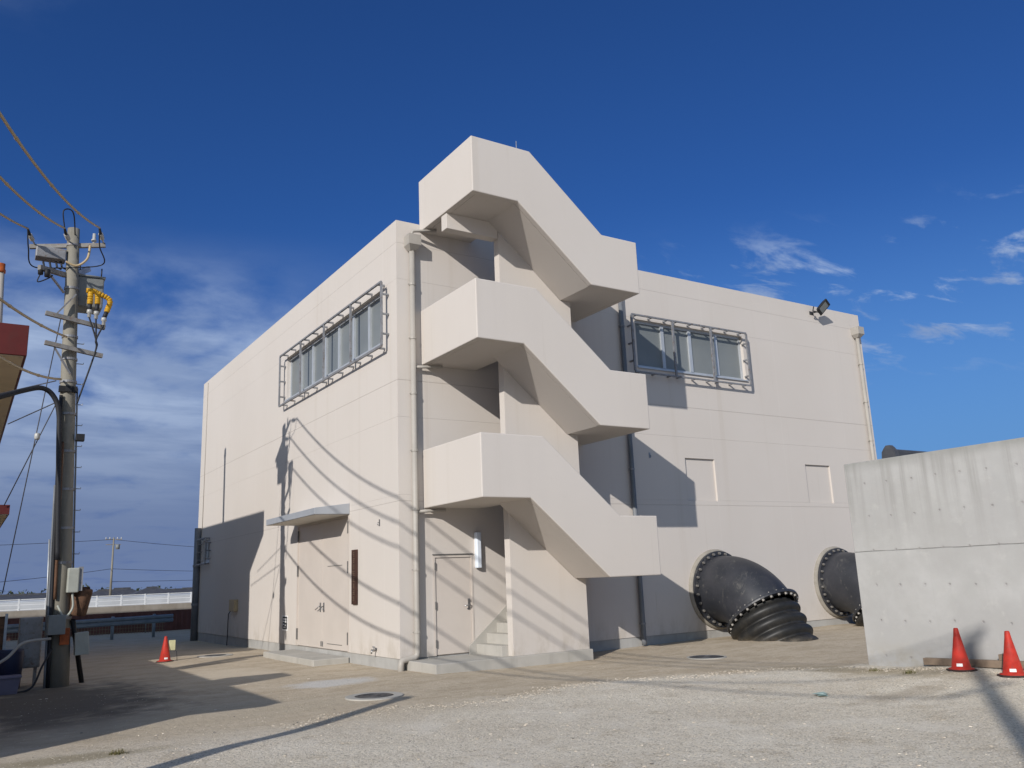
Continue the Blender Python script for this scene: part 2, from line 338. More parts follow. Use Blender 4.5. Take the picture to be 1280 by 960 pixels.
# ------------------------------------------------------------------ geometry helpers
class MB:
    def __init__(s): s.v = []; s.f = []; s.sm = []
    def add(s, vs, fs, smooth=False):
        o = len(s.v); s.v += [tuple(p) for p in vs]; s.f += [tuple(i+o for i in f) for f in fs]; s.sm += [smooth]*len(fs); return s
    def box(s, x0, x1, y0, y1, z0, z1):
        x0, x1 = sorted((x0, x1)); y0, y1 = sorted((y0, y1)); z0, z1 = sorted((z0, z1))
        return s.add([(x, y, z) for z in (z0, z1) for y in (y0, y1) for x in (x0, x1)],
                     [(0, 2, 3, 1), (4, 5, 7, 6), (0, 1, 5, 4), (2, 6, 7, 3), (0, 4, 6, 2), (1, 3, 7, 5)])
    def prism(s, poly, axis, a, b):        # poly in the plane across axis, extruded from a to b
        def mk(p, c):
            return {'x': (c, p[0], p[1]), 'y': (p[0], c, p[1]), 'z': (p[0], p[1], c)}[axis]
        n = len(poly); vs = [mk(p, a) for p in poly]+[mk(p, b) for p in poly]
        return s.add(vs, [tuple(range(n))[::-1], tuple(range(n, 2*n))]+[(i, (i+1) % n, (i+1) % n+n, i+n) for i in range(n)])
    def obox(s, p0, p1, w, h, up=V((0, 0, 1))):   # bar of section w x h from p0 to p1
        p0, p1 = V(p0), V(p1); d = (p1-p0).normalized(); sd = d.cross(up)
        if sd.length < 1e-4: sd = d.cross(V((0, 1, 0)))
        sd.normalize(); u = sd.cross(d)
        c = [(-w/2, -h/2), (w/2, -h/2), (w/2, h/2), (-w/2, h/2)]
        vs = [p+sd*a+u*b for p in (p0, p1) for a, b in c]
        return s.add(vs, [(3, 2, 1, 0), (4, 5, 6, 7)]+[(i, (i+1) % 4, (i+1) % 4+4, i+4) for i in range(4)])
    def tube(s, path, r, n=10, cap=True):
        path = [V(p) for p in path]; rs = r if isinstance(r, (list, tuple)) else [r]*len(path)
        T = []
        for i in range(len(path)):
            a = path[max(i-1, 0)]; b = path[min(i+1, len(path)-1)]; T.append((b-a).normalized())
        ref = V((0, 0, 1)) if abs(T[0].z) < .9 else V((1, 0, 0))
        sd = T[0].cross(ref).normalized(); vs = []
        for i, p in enumerate(path):
            sd = (sd-T[i]*sd.dot(T[i])).normalized(); u = sd.cross(T[i])
            vs += [p+(sd*math.cos(2*PI*k/n)+u*math.sin(2*PI*k/n))*rs[i] for k in range(n)]
        fs = [(i*n+k, (i+1)*n+k, (i+1)*n+(k+1) % n, i*n+(k+1) % n) for i in range(len(path)-1) for k in range(n)]
        s.add(vs, fs, True)
        if cap: s.add(vs[:n], [tuple(range(n))]); s.add(vs[-n:], [tuple(range(n))[::-1]])
        return s
    def lathe(s, c, axis, prof, n=40, smooth=True):   # prof: (distance along axis, radius)
        c, axis = V(c), V(axis).normalized(); ref = V((1, 0, 0)) if abs(axis.x) < .9 else V((0, 0, 1))
        sd = (ref-axis*ref.dot(axis)).normalized(); u = axis.cross(sd); vs = []
        for h, r in prof: vs += [c+axis*h+(sd*math.cos(2*PI*k/n)+u*math.sin(2*PI*k/n))*r for k in range(n)]
        fs = [(i*n+k, i*n+(k+1) % n, (i+1)*n+(k+1) % n, (i+1)*n+k) for i in range(len(prof)-1) for k in range(n)]
        return s.add(vs, fs, smooth)
    def grid_wall(s, P, us, zs, holes):    # sheet with openings: P(u,z,depth); holes (u0,u1,z0,z1,depth)
        U = sorted(set(us)|{h[0] for h in holes}|{h[1] for h in holes}); Z = sorted(set(zs)|{h[2] for h in holes}|{h[3] for h in holes})
        idx = {}; vs = []; fs = []
        for i, u in enumerate(U):
            for j, z in enumerate(Z): idx[i, j] = len(vs); vs.append(P(u, z, 0))
        for i in range(len(U)-1):
            for j in range(len(Z)-1):
                um, zm = (U[i]+U[i+1])/2, (Z[j]+Z[j+1])/2
                if any(h[0] < um < h[1] and h[2] < zm < h[3] for h in holes): continue
                fs.append((idx[i, j], idx[i+1, j], idx[i+1, j+1], idx[i, j+1]))
        s.add(vs, fs)
        for u0, u1, z0, z1, d in holes:
            c = [(u0, z0), (u1, z0), (u1, z1), (u0, z1)]
            for (a, b), (e, f) in zip(c, c[1:]+c[:1]): s.add([P(a, b, 0), P(e, f, 0), P(e, f, d), P(a, b, d)], [(0, 1, 2, 3)])
        return s
    def build(s, name, mat, parent=None, bevel=0., loc=None):
        o0 = V((0, 0, 0))
        if parent is not None:
            p = parent
            while p is not None: o0 += p.location; p = p.parent
        if loc is not None: org = V(loc)
        else: org = o0
        me = bpy.data.meshes.new(name); me.from_pydata([tuple(V(v)-org) for v in s.v], [], s.f)
        me.polygons.foreach_set('use_smooth', s.sm); me.update()
        bm = bmesh.new(); bm.from_mesh(me); bmesh.ops.remove_doubles(bm, verts=bm.verts, dist=1e-5); bmesh.ops.recalc_face_normals(bm, faces=bm.faces); bm.to_mesh(me); bm.free()
        o = bpy.data.objects.new(name, me); COL.objects.link(o); me.materials.append(mat)
        if parent is not None: o.parent = parent
        if loc is not None: o.location = V(loc)-(o0 if parent is not None else V((0, 0, 0)))
        if bevel:
            b = o.modifiers.new('bevel', 'BEVEL'); b.width = bevel; b.segments = 2; b.limit_method = 'ANGLE'; b.angle_limit = math.radians(40)
        return o
def tag(o, label, cat, group=None, kind=None):
    if label: o['label'] = label
    if cat: o['category'] = cat
    if group: o['group'] = group
    if kind: o['kind'] = kind
    return o
def thing(name, label, cat, loc=(0, 0, 0), group=None):
    o = bpy.data.objects.new(name, None); COL.objects.link(o); o.location = loc; o.empty_display_size = .2
    return tag(o, label, cat, group)
def copy_tree(o, parent=None):
    c = o.copy(); COL.objects.link(c); c.parent = parent
    for ch in list(o.children): copy_tree(ch, c)
    return c
def smooth01(t): t = max(0., min(1., t)); return t*t*(3-2*t)

# ------------------------------------------------------------------ ground
_ph = [(random.uniform(.3, 2.2), random.uniform(0, 6.28), random.uniform(0, 6.28)) for _ in range(14)]
def gz(x, y):
    near = smooth01((40-math.hypot(x, y))/20)
    h = sum(math.sin(k*(x*math.cos(a)+y*math.sin(a))+b) for k, a, b in _ph)*.0042
    h += .09*smooth01((x-3.0)/2.8)*smooth01((-6.8-y)/1.6)       # rises to the retaining wall
    h += .05*smooth01((x-4.5)/3)*smooth01((y+5)/3)*smooth01((1-y)/1)
    h -= .07*smooth01((y-9.5)/6)
    h += .03*math.exp(-((x+4.8)**2/3+(y+5.9)**2/.3))
    h += .05*math.exp(-((x-9.2)**2/1.4+(y+2.1)**2/.5))+.05*math.exp(-((x-14.1)**2/1.4+(y+2.1)**2/.5))
    return h*near
def axis_pts(lo, hi, step, far):
    a = []; x = lo
    while x < hi: a.append(x); x += step
    a.append(hi); st = step; L_, H_ = lo, hi; left, right = [], []
    while H_ < far: st *= 1.35; H_ += st; L_ -= st; right.append(H_); left.append(L_)
    return left[::-1]+a+right
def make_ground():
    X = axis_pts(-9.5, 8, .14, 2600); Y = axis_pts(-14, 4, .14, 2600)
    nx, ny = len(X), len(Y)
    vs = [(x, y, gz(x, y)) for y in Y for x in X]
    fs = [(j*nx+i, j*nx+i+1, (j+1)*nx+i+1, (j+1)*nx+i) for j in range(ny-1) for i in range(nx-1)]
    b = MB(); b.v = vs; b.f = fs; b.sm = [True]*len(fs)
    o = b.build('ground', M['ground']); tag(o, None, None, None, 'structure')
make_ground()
def gravel():
    b = MB(); rnd = random.Random(3)
    def stone(x, y, r):
        z = gz(x, y); a = rnd.uniform(0, 6.28); vs = []
        for (h, q, k) in ((-.3, .8, 4), (.35, .75, 4)):
            for i in range(k):
                t = a+i*PI/2+rnd.uniform(-.35, .35)+h; rr = r*q*rnd.uniform(.7, 1.25)
                vs.append((x+math.cos(t)*rr, y+math.sin(t)*rr, z+r*h*rnd.uniform(.6, 1.1)))
        b.add(vs, [(0, 3, 2, 1), (4, 5, 6, 7)]+[(i, (i+1) % 4, (i+1) % 4+4, i+4) for i in range(4)])
    n = 0
    while n < 19000:
        # random over the seen yard, thinning with distance and in the sand
        u = rnd.random(); dist = 5.+13*u**1.5; ang = YAW+rnd.uniform(-.62, .62)
        x = CAM.x+math.sin(ang)*dist; y = CAM.y+math.cos(ang)*dist
        if x > 5.9: continue
        edge = -4.7-1.6*smooth01((x-1.5)/5)+math.sin(x*1.7)*.25
        if y > edge and rnd.random() > (.12 if x > -3 else .3): continue
        if y > -1.35 and -.1 < x < 4: continue
        if y > 2.5 and x > -.9: continue
        r = rnd.choice((.005, .006, .007, .009, .012)) if rnd.random() < .975 else rnd.uniform(.016, .030)
        stone(x, y, r); n += 1
    for i in range(1500):                                   # crumbs swept along the wall foot and the edge of the sand
        if i % 3: x = rnd.uniform(-4, 5.2); y = -4.75-1.6*smooth01((x-1.5)/5)+math.sin(x*1.7)*.25+rnd.gauss(0, .16)
        else: y = rnd.uniform(-9.8, -6.3); x = 5.75-abs(rnd.gauss(0, .28))
        stone(x, y, rnd.choice((.007, .010, .014, .018, .024)))
    tag(b.build('gravel', M['stone']), None, None, None, 'stuff')
gravel()

# ------------------------------------------------------------------ the building
BW, BL, BH, PL = 16.757, 18.05, 9.78, .243
bld = thing('pump_house', 'windowed cream concrete building with a zigzag outdoor staircase on its corner', 'building', (BW/2, BL/2, 0))
LW = (.77, 7.57, 7.08, 8.36); RW = (6.95, 11.05, 7.05, 8.36)
DD = (2.72, 6.38, PL+.001, 3.36); SD = (.78, 1.745, PL+.001, 2.29)
PAN = [(8.349, 9.445, 3.549, 4.684), (13.204, 14.337, 3.549, 4.684)]
SW = (16.1, 17.1, 2.75, 3.55)
b = MB()
b.grid_wall(lambda u, z, d: (d, u, z), [0, BL], [PL, BH], [(*LW, .2), (*DD, .06), (*SW, .15)])
b.grid_wall(lambda u, z, d: (u, d, z), [0, BW], [PL, BH], [(*RW, .2), (*SD, .06)]+[(*p, .06) for p in PAN])
b.add([(BW, 0, PL), (BW, BL, PL), (BW, BL, BH), (BW, 0, BH)], [(0, 1, 2, 3)])
b.add([(0, BL, PL), (BW, BL, PL), (BW, BL, BH), (0, BL, BH)], [(0, 1, 2, 3)])
t_ = .22                                                        # parapet top and its inner face
b.add([(0, 0, BH), (BW, 0, BH), (BW, BL, BH), (0, BL, BH), (t_, t_, BH), (BW-t_, t_, BH), (BW-t_, BL-t_, BH), (t_, BL-t_, BH)],
      [(0, 1, 5, 4), (1, 2, 6, 5), (2, 3, 7, 6), (3, 0, 4, 7)])
b.add([(t_, t_, BH), (BW-t_, t_, BH), (BW-t_, BL-t_, BH), (t_, BL-t_, BH), (t_, t_, BH-.4), (BW-t_, t_, BH-.4), (BW-t_, BL-t_, BH-.4), (t_, BL-t_, BH-.4)],
      [(0, 1, 5, 4), (1, 2, 6, 5), (2, 3, 7, 6), (3, 0, 4, 7)])
wall = b.build('wall', M['wall'], bld)
MB().box(t_, BW-t_, t_, BL-t_, BH-.6, BH-.41).build('roof', M['slab'], bld)
b = MB(); i_ = .018
b.box(i_, .3, i_, BL-i_, -.3, PL).box(.3, BW-i_, i_, .3, -.3, PL).box(BW-.3, BW-i_, .3, BL-i_, -.3, PL).box(.3, BW-.3, BL-.3, BL-i_, -.3, PL)
b.build('plinth', M['plinth'], bld)
for p in PAN:
    MB().box(p[0]+.002, p[1]-.002, .055, .1, p[2]+.002, p[3]-.002).build('recessed_panel', M['wall'], bld)

# windows: frame, sashes, panes, and the steel guard standing off the wall
def window(P, u0, u1, z0, z1, n, depth=.13):
    def bx(mb, a, b_, c, d, e, f): p, q = P(a, e, c), P(b_, f, d); mb.box(p[0], q[0], p[1], q[1], p[2], q[2]); return mb
    f = MB(); w = .07
    bx(f, u0, u1, depth-.03, depth+.05, z0, z0+w); bx(f, u0, u1, depth-.03, depth+.05, z1-w, z1)
    bx(f, u0, u0+w, depth-.03, depth+.05, z0+w, z1-w); bx(f, u1-w, u1, depth-.03, depth+.05, z0+w, z1-w)
    st = (u1-u0)/n
    for k in range(1, n):
        u = u0+st*k; bx(f, u-.055, u+.055, depth-.045, depth+.05, z0+w, z1-w)
    fo = f.build('window', M['alu'], bld)
    for k in range(n):
        g = MB(); bx(g, u0+st*k+.03, u0+st*(k+1)-.03, depth, depth+.012, z0+w*.5, z1-w*.5); g.build('pane', M['glass'], fo)
    s = MB(); bx(s, u0-.03, u1+.03, -.045, .02, z0-.04, z0-.002); s.build('sill', M['alu'], fo)
def guard(P, u0, u1, z0, z1, n, off=.18, mat='galvdark'):
    def bx(mb, a, b_, c, d, e, f): p, q = P(a, e, c), P(b_, f, d); mb.box(p[0], q[0], p[1], q[1], p[2], q[2]); return mb
    g = MB(); w = .042; o = -off
    bx(g, u0, u1, o-.022, o+.022, z1-w, z1); bx(g, u0, u1, o-.022, o+.022, z0, z0+w)
    st = (u1-u0)/n
    for k in range(n+1):
        u = u0+st*k; bx(g, u-.03, u+.03, o-.02, o+.02, z0+w, z1-w)
    go = g.build('window_guard', M[mat], bld)
    for k in range(n):
        for q in (.12, .5, .88):
            u = u0+st*(k+q)
            for zz in (z0, z1-.05): bx(MB(), u-.018, u+.018, o+.022, .01, zz+.005, zz+.045).build('bracket', M[mat], go)
    for uu in (u0-.02, u1-.02):
        for q in (.2, .5, .8):
            zz = z0+(z1-z0)*q; bx(MB(), uu, uu+.04, o+.02, .01, zz-.02, zz+.02).build('bracket', M[mat], go)
PLx = lambda u, z, d: (d, u, z)
PRy = lambda u, z, d: (u, d, z)
window(PLx, LW[0], LW[1], LW[2], LW[3], 7, .13)
guard(PLx, .42, 7.70, 6.88, 8.43, 4)
window(PRy, RW[0], RW[1], RW[2], RW[3], 4, .13)
guard(PRy, 6.68, 11.02, 6.83, 8.43, 3)
window(PLx, SW[0], SW[1], SW[2], SW[3], 2, .08)
guard(PLx, 15.95, 17.3, 2.66, 3.62, 1, .18)

# loading doors on the shaded-side facade
b = MB(); y0, y1, z0, z1, _ = *DD, 0
b.box(-.012, .055, y0+.002, y0+.05, z0, z1-.002).box(-.012, .055, y1-.05, y1-.002, z0, z1-.002).box(-.012, .055, y0+.05, y1-.05, z1-.05, z1-.002)
fr = b.build('door_frame', M['door'], bld)
ym = 4.49
for (a, c) in ((y0+.054, ym-.004), (ym+.004, y1-.054)):
    lf = MB().box(.012, .055, a, c, z0+.012, z1-.054).build('door_leaf', M['door'], bld, .004)
    hy = a+.004 if a < 4 else c-.004
    for hz in (.55, 2.16, 3.08):
        MB().box(-.022, .018, hy-.028, hy+.028, hz-.15, hz+.13).build('hinge', M['hinge'], lf, .004)
    s = -1 if a < 4 else 1
    hb = MB().box(-.005, .013, ym+s*.12-.03, ym+s*.12+.03, 1.12, 1.34)
    hb.tube([(-.0, ym+s*.12, 1.25), (-.05, ym+s*.12, 1.25), (-.06, ym+s*.14, 1.22), (-.06, ym+s*.30 if s > 0 else ym+s*.2, 1.17)], .013, 8)
    hb.build('handle', M['steelhw'], lf)
    MB().box(-.004, .014, ym+s*.05-.02, ym+s*.05+.02, .3, .42).build('floor_bolt', M['steelhw'], lf)
for zz in (.372, 2.205): MB().box(.004, .0125, 3.18, 4.14, zz, zz+.012).build('wicket_seam', M['hinge'], bld)
# canopy
b = MB().prism([(0.0, 3.62), (-.86, 3.52), (-.86, 3.37), (0.0, 3.375)], 'y', 2.70, 6.42) if False else MB()
b.add([(-.002, 2.70, 3.63), (-.86, 2.70, 3.52), (-.86, 2.70, 3.37), (-.002, 2.70, 3.38), (-.002, 6.42, 3.63), (-.86, 6.42, 3.52), (-.86, 6.42, 3.37), (-.002, 6.42, 3.38)],
      [(0, 1, 2, 3), (7, 6, 5, 4), (0, 4, 5, 1), (1, 5, 6, 2), (3, 2, 6, 7), (0, 3, 7, 4)])
cp = b.build('canopy', M['canopy'], bld, .006)
MB().box(-.835, -.01, 2.73, 6.39, 3.362, 3.3695).build('soffit', M['soffit'], cp)
MB().box(-.85, -.005, 2.70, 6.44, -.2, .145).build('door_step', M['slab'], bld, .015)

# single door
u0, u1, z0, z1 = SD
b = MB().box(u0+.002, u0+.045, -.010, .055, z0, z1-.002).box(u1-.045, u1-.002, -.010, .055, z0, z1-.002).box(u0+.045, u1-.045, -.010, .055, z1-.05, z1-.002)
b.build('door_frame', M['door'], bld)
MB().box(u0-.012, u1+.012, -.028, -.0005, z1+.004, z1+.024).build('drip_strip', M['hinge'], bld)
df = MB().box(u0+.048, u1-.048, .014, .055, z0+.012, z1-.053).build('door_leaf', M['door'], bld, .004)
for hz in (.48, 1.25, 2.06): MB().box(u0+.03, u0+.066, -.018, .02, hz-.08, hz+.08).build('hinge', M['hinge'], df, .004)
hb = MB().box(u1-.135, u1-.085, .002, .015, 1.13, 1.36); hb.tube([(u1-.11, .01, 1.24), (u1-.11, -.055, 1.24), (u1-.13, -.065, 1.235), (u1-.26, -.065, 1.21)], .013, 8)
hb.tube([(u1-.11, .0, 1.33), (u1-.11, -.025, 1.33)], .02, 10); hb.build('handle', M['steelhw'], df)

# ---- staircase
s_, h_ = 2.461, 3.155
xl, x1, x2, x3, zt, zb, zt2, zb2, xb1, xb2 = .583, 2.058, 3.947, 4.965, 10.844, 9.588, 9.256, 8.003, 1.70, 3.574
tp = .15; SY = 1.25; ST = .20
for k in range(3):
    o = -k*h_
    b = MB()
    b.prism([(xl, zt+o), (x1, zt+o), (x2, zt2+o), (x3, zt2+o), (x3, zb2+o), (xb2, zb2+o), (xb1, zb+o), (xl, zb+o)][::-1], 'y', -s_, -s_+tp)
    b.box(xl, xl+tp, -s_+tp, -.002, zb+o, zt+o)
    b.box(x3-tp, x3, -s_+tp, -.002, zb2+o, zt2+o)
    b.build('parapet', M['stair'], bld, .02)
    ld = MB().box(xl+tp, 1.95, -s_+tp, -.002, zb+o+.004, zb+o+.154).build('landing', M['stair'], bld)
    MB().box(xb2+.002, x3-tp, -s_+tp, -.002, zb2+o+.004, zb2+o+.154).build('half_landing', M['stair'], bld)
    n = 8
    # outer flight: half landing up to the landing
    b = MB(); sl_ = (zb2-zb)/(xb2-xb1); pts = [(xb2+.001, zb2+o+.005), (xb1-.001, zb+o+.005)]; top = []
    run = (xb2-1.95)/(n-1); rise = (zb-zb2)/n
    x = 1.95; z = zb+.15+o
    for i in range(n):
        z -= rise; top += [(x, z+rise if i == 0 else z+rise), (x, z)]
        x += run
        if i < n-1: top += [(x, z)]
    poly = [(1.951, zb+.004+o), (xb1, zb+.004+o)] if False else None
    b.prism([(xb1, zb+.0045+o), (1.9495, zb+.0045+o), (1.9495, zb+.15+o)]+[p for p in top[1:]]+[(xb2+.0015, zb2+.15+o), (xb2+.0015, zb2+.0045+o)], 'y', -s_+tp, -SY)
    fo = b.build('stair_flight', M['stair'], bld)
    # inner flight: floor or landing up to the half landing
    zs = (.21 if k == 2 else zb+o-h_+.154); ze = zb2+o+.154; rise = (ze-zs)/n
    b = MB(); poly = []; x = 1.78; run = (xb2-x)/(n-1); z = zs
    for i in range(n):
        poly += [(x, z), (x, z+rise)]; z += rise
        if i < n-1: x += run
    bot = [(xb2, ze-.2-rise*.5), (2.0, zs-.06 if k < 2 else zs+.001), (1.78, zs-.06 if k < 2 else zs+.001)]
    if k == 2: bot = [(xb2, zs+.001)]
    poly = [(1.78, zs+.001)]+poly[1:]+bot[:-1] if k < 2 else poly[:]+bot
    b.prism(poly[::-1], 'y', -SY+ST, -.03)
    b.build('stair_flight', M['slab'], bld)
    if k == 2:                                             # grey skirting against the wall
        sk = [(1.60, zs), (1.60, zs+.17), (xb2, ze+.15), (xb2, zs)]
        MB().prism(sk[::-1], 'y', -.028, -.003).build('stair_skirting', M['slab'], bld)
# the wall between the two flights: its top follows the underside of each outer flight
for k in range(3):
    o = -k*h_; zlo = (.212 if k == 2 else zb2+o-h_+.158)
    xr = 3.86
    sl_ = (zb2-zb)/(xb2-xb1); zat = lambda x: zb+o+sl_*(x-xb1)
    z0_ = .212 if k == 2 else zb+o-h_+.158
    if k == 2: poly = [(1.93, .212), (xr, .212), (xr, zb2+o-.001), (xb2, zb2+o-.001), (1.951, zb+o+.003+sl_*.25), (1.93, zb+o+.002)]
    else:
        # stands on the stair flight below
        poly = [(1.952, z0_), (1.953+.01, z0_), (xb2-.01, zb2+o-h_+.60), (xr, zb2+o-h_+.158), (xr, zb2+o-.001), (xb2, zb2+o-.001), (1.951, zb+o+.003+sl_*.25), (1.94, zb+o+.002), (1.93, z0_)]
    MB().prism(poly[::-1], 'y', -SY, -SY+ST).build('stair_spine_wall', M['stair'], bld)
MB().box(.62, 1.925, -SY-.001, -SY+.24, zb-.36, zb+.003).build('roof_beam', M['stair'], bld, .008)
MB().box(.12, 3.9, -1.32, -.002, -.2, .21).build('door_step', M['slab'], bld, .012)

# ---- downpipes
def downpipe(x, ztop, zend, mat, elbow=None, hopper=True, r=.055, yo=-.10):
    path = [(x, yo, ztop), (x, yo, zend+.12)]
    if elbow: path += elbow
    else: path += [(x, yo, zend)]
    p = MB().tube(path, r, 12).build('downpipe', M[mat], bld)
    for zz in [zend+.5+i*1.25 for i in range(int((ztop-zend-.4)/1.25)+1)]:
        q = MB().lathe((x, yo, zz-.02), (0, 0, 1), [(0, r+.002), (0, r+.012), (.045, r+.012), (.045, r+.002)], 12, False)
        q.box(x-.012, x+.012, yo+r, -.001, zz-.01, zz+.015); q.box(x-.10, x-.05, yo-.01, yo+.02, zz-.008, zz+.012); q.build('pipe_clip', M['pvc' if mat == 'pvc' else 'galvdark'], p)
    if hopper:
        h = MB(); a, c = .15, .11
        h.add([(x-a, -.28, ztop+.30), (x+a, -.28, ztop+.30), (x+a, -.003, ztop+.30), (x-a, -.003, ztop+.30), (x-a, -.28, ztop+.06), (x+a, -.28, ztop+.06), (x+a, -.003, ztop+.06), (x-a, -.003, ztop+.06), (x-.07, -.17, ztop-.05), (x+.07, -.17, ztop-.05), (x+.07, -.04, ztop-.05), (x-.07, -.04, ztop-.05)],
              [(3, 2, 1, 0), (0, 1, 5, 4), (1, 2, 6, 5), (2, 3, 7, 6), (3, 0, 4, 7), (4, 5, 9, 8), (5, 6, 10, 9), (6, 7, 11, 10), (7, 4, 8, 11), (8, 9, 10, 11)])
        h.build('hopper', M['pvc'], p)
    return p
dp = downpipe(.34, 9.10, .25, 'pvc', [(.33, -.10, .30), (.27, -.10, .25), (.05, -.10, .23), (-.02, -.1, .2), (-.035, -.1, .12), (-.035, -.1, -.12)], True, .065)
b = MB().tube([(.36, -.13, 9.38), (.36, -.13, 9.60), (.40, -.13, 9.63), (.56, -.13, 9.63)], .03, 8) if False else MB()
b.tube([(.33, -.14, 9.40), (.33, -.14, 9.49), (.37, -.15, 9.525), (.85, -.35, 9.545)], .035, 8); b.build('drain_spout', M['pvc'], bld)
for k in (1, 2):
    zz = zb-k*h_-.06
    MB().tube([(.38, -.10, zz-.02), (.62, -.12, zz), (.98, -.25, zz+.01)], .035, 8).build('drain_spout', M['pvc'], bld)
downpipe(6.40, 8.02 if False else 9.0, .05, 'pvcdark', None, False, .06)
downpipe(16.42, 8.98, .05, 'pvc', None, True, .06)
p = MB().tube([(-.10, 17.55, 4.05), (-.10, 17.55, -.1)], .13, 12).build('drain_stack', M['pvcdark'], bld)
for zz in (1.2, 2.6): MB().lathe((-.10, 17.55, zz), (0, 0, 1), [(0, .13), (0, .15), (.08, .15), (.08, .13)], 14, False).build('pipe_clip', M['galvdark'], p)
MB().tube([(-.012, 17.3, BH-.1), (-.012, 17.3, 4.0)], .012, 6).build('earth_wire', M['pvc'], bld)

# ---- small fittings on the walls (each its own thing)
t = thing('wall_lamp', 'slim upright tube lamp beside the cream single door under the stair', 'lamp', (1.86, 0, 2.0))
MB().box(1.80, 1.92, -.035, -.001, 2.02, 2.74).build('backplate', M['white'], t, .005)
b = MB(); b.prism([(1.79, -.036), (1.93, -.036), (1.93, -.10), (1.90, -.125), (1.82, -.125), (1.79, -.10)][::-1], 'z', 2.0, 2.76); b.build('diffuser', M['lamp'], t, .006)
t = thing('nameplate', 'tall narrow dark wooden board with vertical lettering beside the double doors', 'sign', (0, 2.33, 1.32))
MB().box(-.05, -.002, 2.19, 2.47, 1.31, 2.53).build('board', M['wood'], t, .006)
rn = random.Random(5); b = MB()
for i in range(8):                                         # worn brush characters, too faint to read
    zc = 2.43-i*.142; yc = 2.33
    for q in range(3): zz = zc-.045+q*.042; b.box(-.054, -.0495, yc-.065+rn.uniform(0, .03), yc+.065-rn.uniform(0, .03), zz-.006, zz+.006)
    yy = yc+rn.uniform(-.03, .03); b.box(-.0565, -.0535, yy-.007, yy+.007, zc-.055, zc+.055)
b.build('lettering', M['carved'], t)
t = thing('notice_plate', 'small black and white notice low on the wall left of the double doors', 'sign', (0, 7.3, .6))
MB().box(-.012, -.002, 7.08, 7.54, .59, .99).build('plate', M['white'], t)
MB().box(-.0165, -.0125, 7.12, 7.50, .63, .96).build('print_field', M['ink'], t)
b = MB()
for (a, c, e, f) in ((7.16, 7.44, .885, .91), (7.30, 7.47, .82, .85), (7.17, 7.28, .80, .86), (7.33, 7.46, .74, .77), (7.2, 7.3, .72, .75), (7.24, 7.40, .665, .695)): b.box(-.0205, -.017, a, c, e, f)
b.build('marking', M['white'], t)
t = thing('wall_tap', 'small metal tap low on the wall near the building corner', 'tap', (0, 1.16, .33))
b = MB().tube([(0, 1.16, .37), (-.09, 1.16, .37), (-.12, 1.16, .355), (-.125, 1.16, .30)], .018, 8); b.build('spout', M['steelhw'], t)
b = MB().tube([(-.07, 1.16, .38), (-.07, 1.16, .43)], .01, 6); b.tube([(-.07, 1.10, .435), (-.07, 1.22, .435)], .012, 6); b.tube([(0, 1.16, .37), (-.07, 1.30, .37)], .012, 6); b.build('handle', M['steelhw'], t)
t = thing('junction_box', 'tan box with a drooping cable on the shaded part of the left wall', 'box', (0, 12.4, 1.05))
MB().box(-.12, -.002, 12.1, 12.75, 1.05, 1.42).build('case', M['rust'] if False else M['tan'], t, .01)
MB().tube([(-.06, 12.72, 1.06), (-.06, 13.0, .95), (-.05, 13.05, .6), (-.05, 13.1, -.05)], .014, 6).build('cable', M['cable'], t)
for i, (x, y, z, ax) in enumerate(((7.11, 0, 4.70, 1), (0, .98, 3.05, 0))):
    b = MB(); n = V((0, -1, 0)) if ax else V((-1, 0, 0)); c = V((x, y, z))
    b.tube([c, c+n*.04, c+n*.055+V((0, 0, -.03)), c+n*.03+V((0, 0, -.06))], .009, 6)
    b.obox(c+V((0, 0, -.07))+n*.004, c+V((0, 0, .07))+n*.004, .05, .008, n)
    tag(b.build('wall_hook', M['steelhw'], None, 0, c), ('small steel hook on the right wall between the stair and the recessed panel', 'small steel hook on the wall above the brown nameplate')[i], 'hook', 'steel wall hooks')
b = MB().box(6.97, 7.36, -.006, .0005, .81, 1.27)
tag(b.build('access_cover', M['wall'], None, 0, (7.16, 0, .8)), 'flat square cover plate low on the shaded right wall', 'cover')
# floodlight
FL = V((14.35, 0, 9.50)); t = thing('floodlight', 'black floodlight tilted up at the top edge of the right wall', 'lamp', FL)
b = MB().box(FL.x-.09, FL.x+.09, -.02, -.001, FL.z-.02, FL.z+.08); b.tube([FL+V((0, -.02, .03)), FL+V((.02, -.20, .02))], .02, 8)
b.obox(FL+V((-.17, -.2, .02)), FL+V((.17, -.2, .02)), .03, .03); b.obox(FL+V((-.17, -.2, .02)), FL+V((-.17, -.25, .16)), .03, .02); b.obox(FL+V((.17, -.2, .02)), FL+V((.17, -.25, .16)), .03, .02)
b.build('bracket', M['iron'], t)
hc = FL+V((.14, -.34, .16)); dr = V((-.05, -.85, -.50)).normalized(); u = V((.50, -.2, .85)); u = (u-dr*u.dot(dr)).normalized(); sd = u.cross(dr)*-1
b = MB(); c4 = lambda c, w, h: [c+sd*a*w+u*e*h for a, e in ((-1, -1), (1, -1), (1, 1), (-1, 1))]
vs = c4(hc-dr*.08, .08, .13)+c4(hc+dr*.02, .15, .235)+c4(hc+dr*.06, .15, .235)
b.add(vs, [(3, 2, 1, 0), (8, 9, 10, 11)]+[(r*4+i, r*4+(i+1) % 4, r*4+4+(i+1) % 4, r*4+4+i) for r in (0, 1) for i in range(4)]); b.build('housing', M['black'], t, .01)
b = MB(); b.add(c4(hc+dr*.062, .11, .15)+c4(hc+dr*.066, .11, .15), [(3, 2, 1, 0), (4, 5, 6, 7)]+[(i, (i+1) % 4, (i+1) % 4+4, i+4) for i in range(4)]); b.build('lens', M['glass'], t)
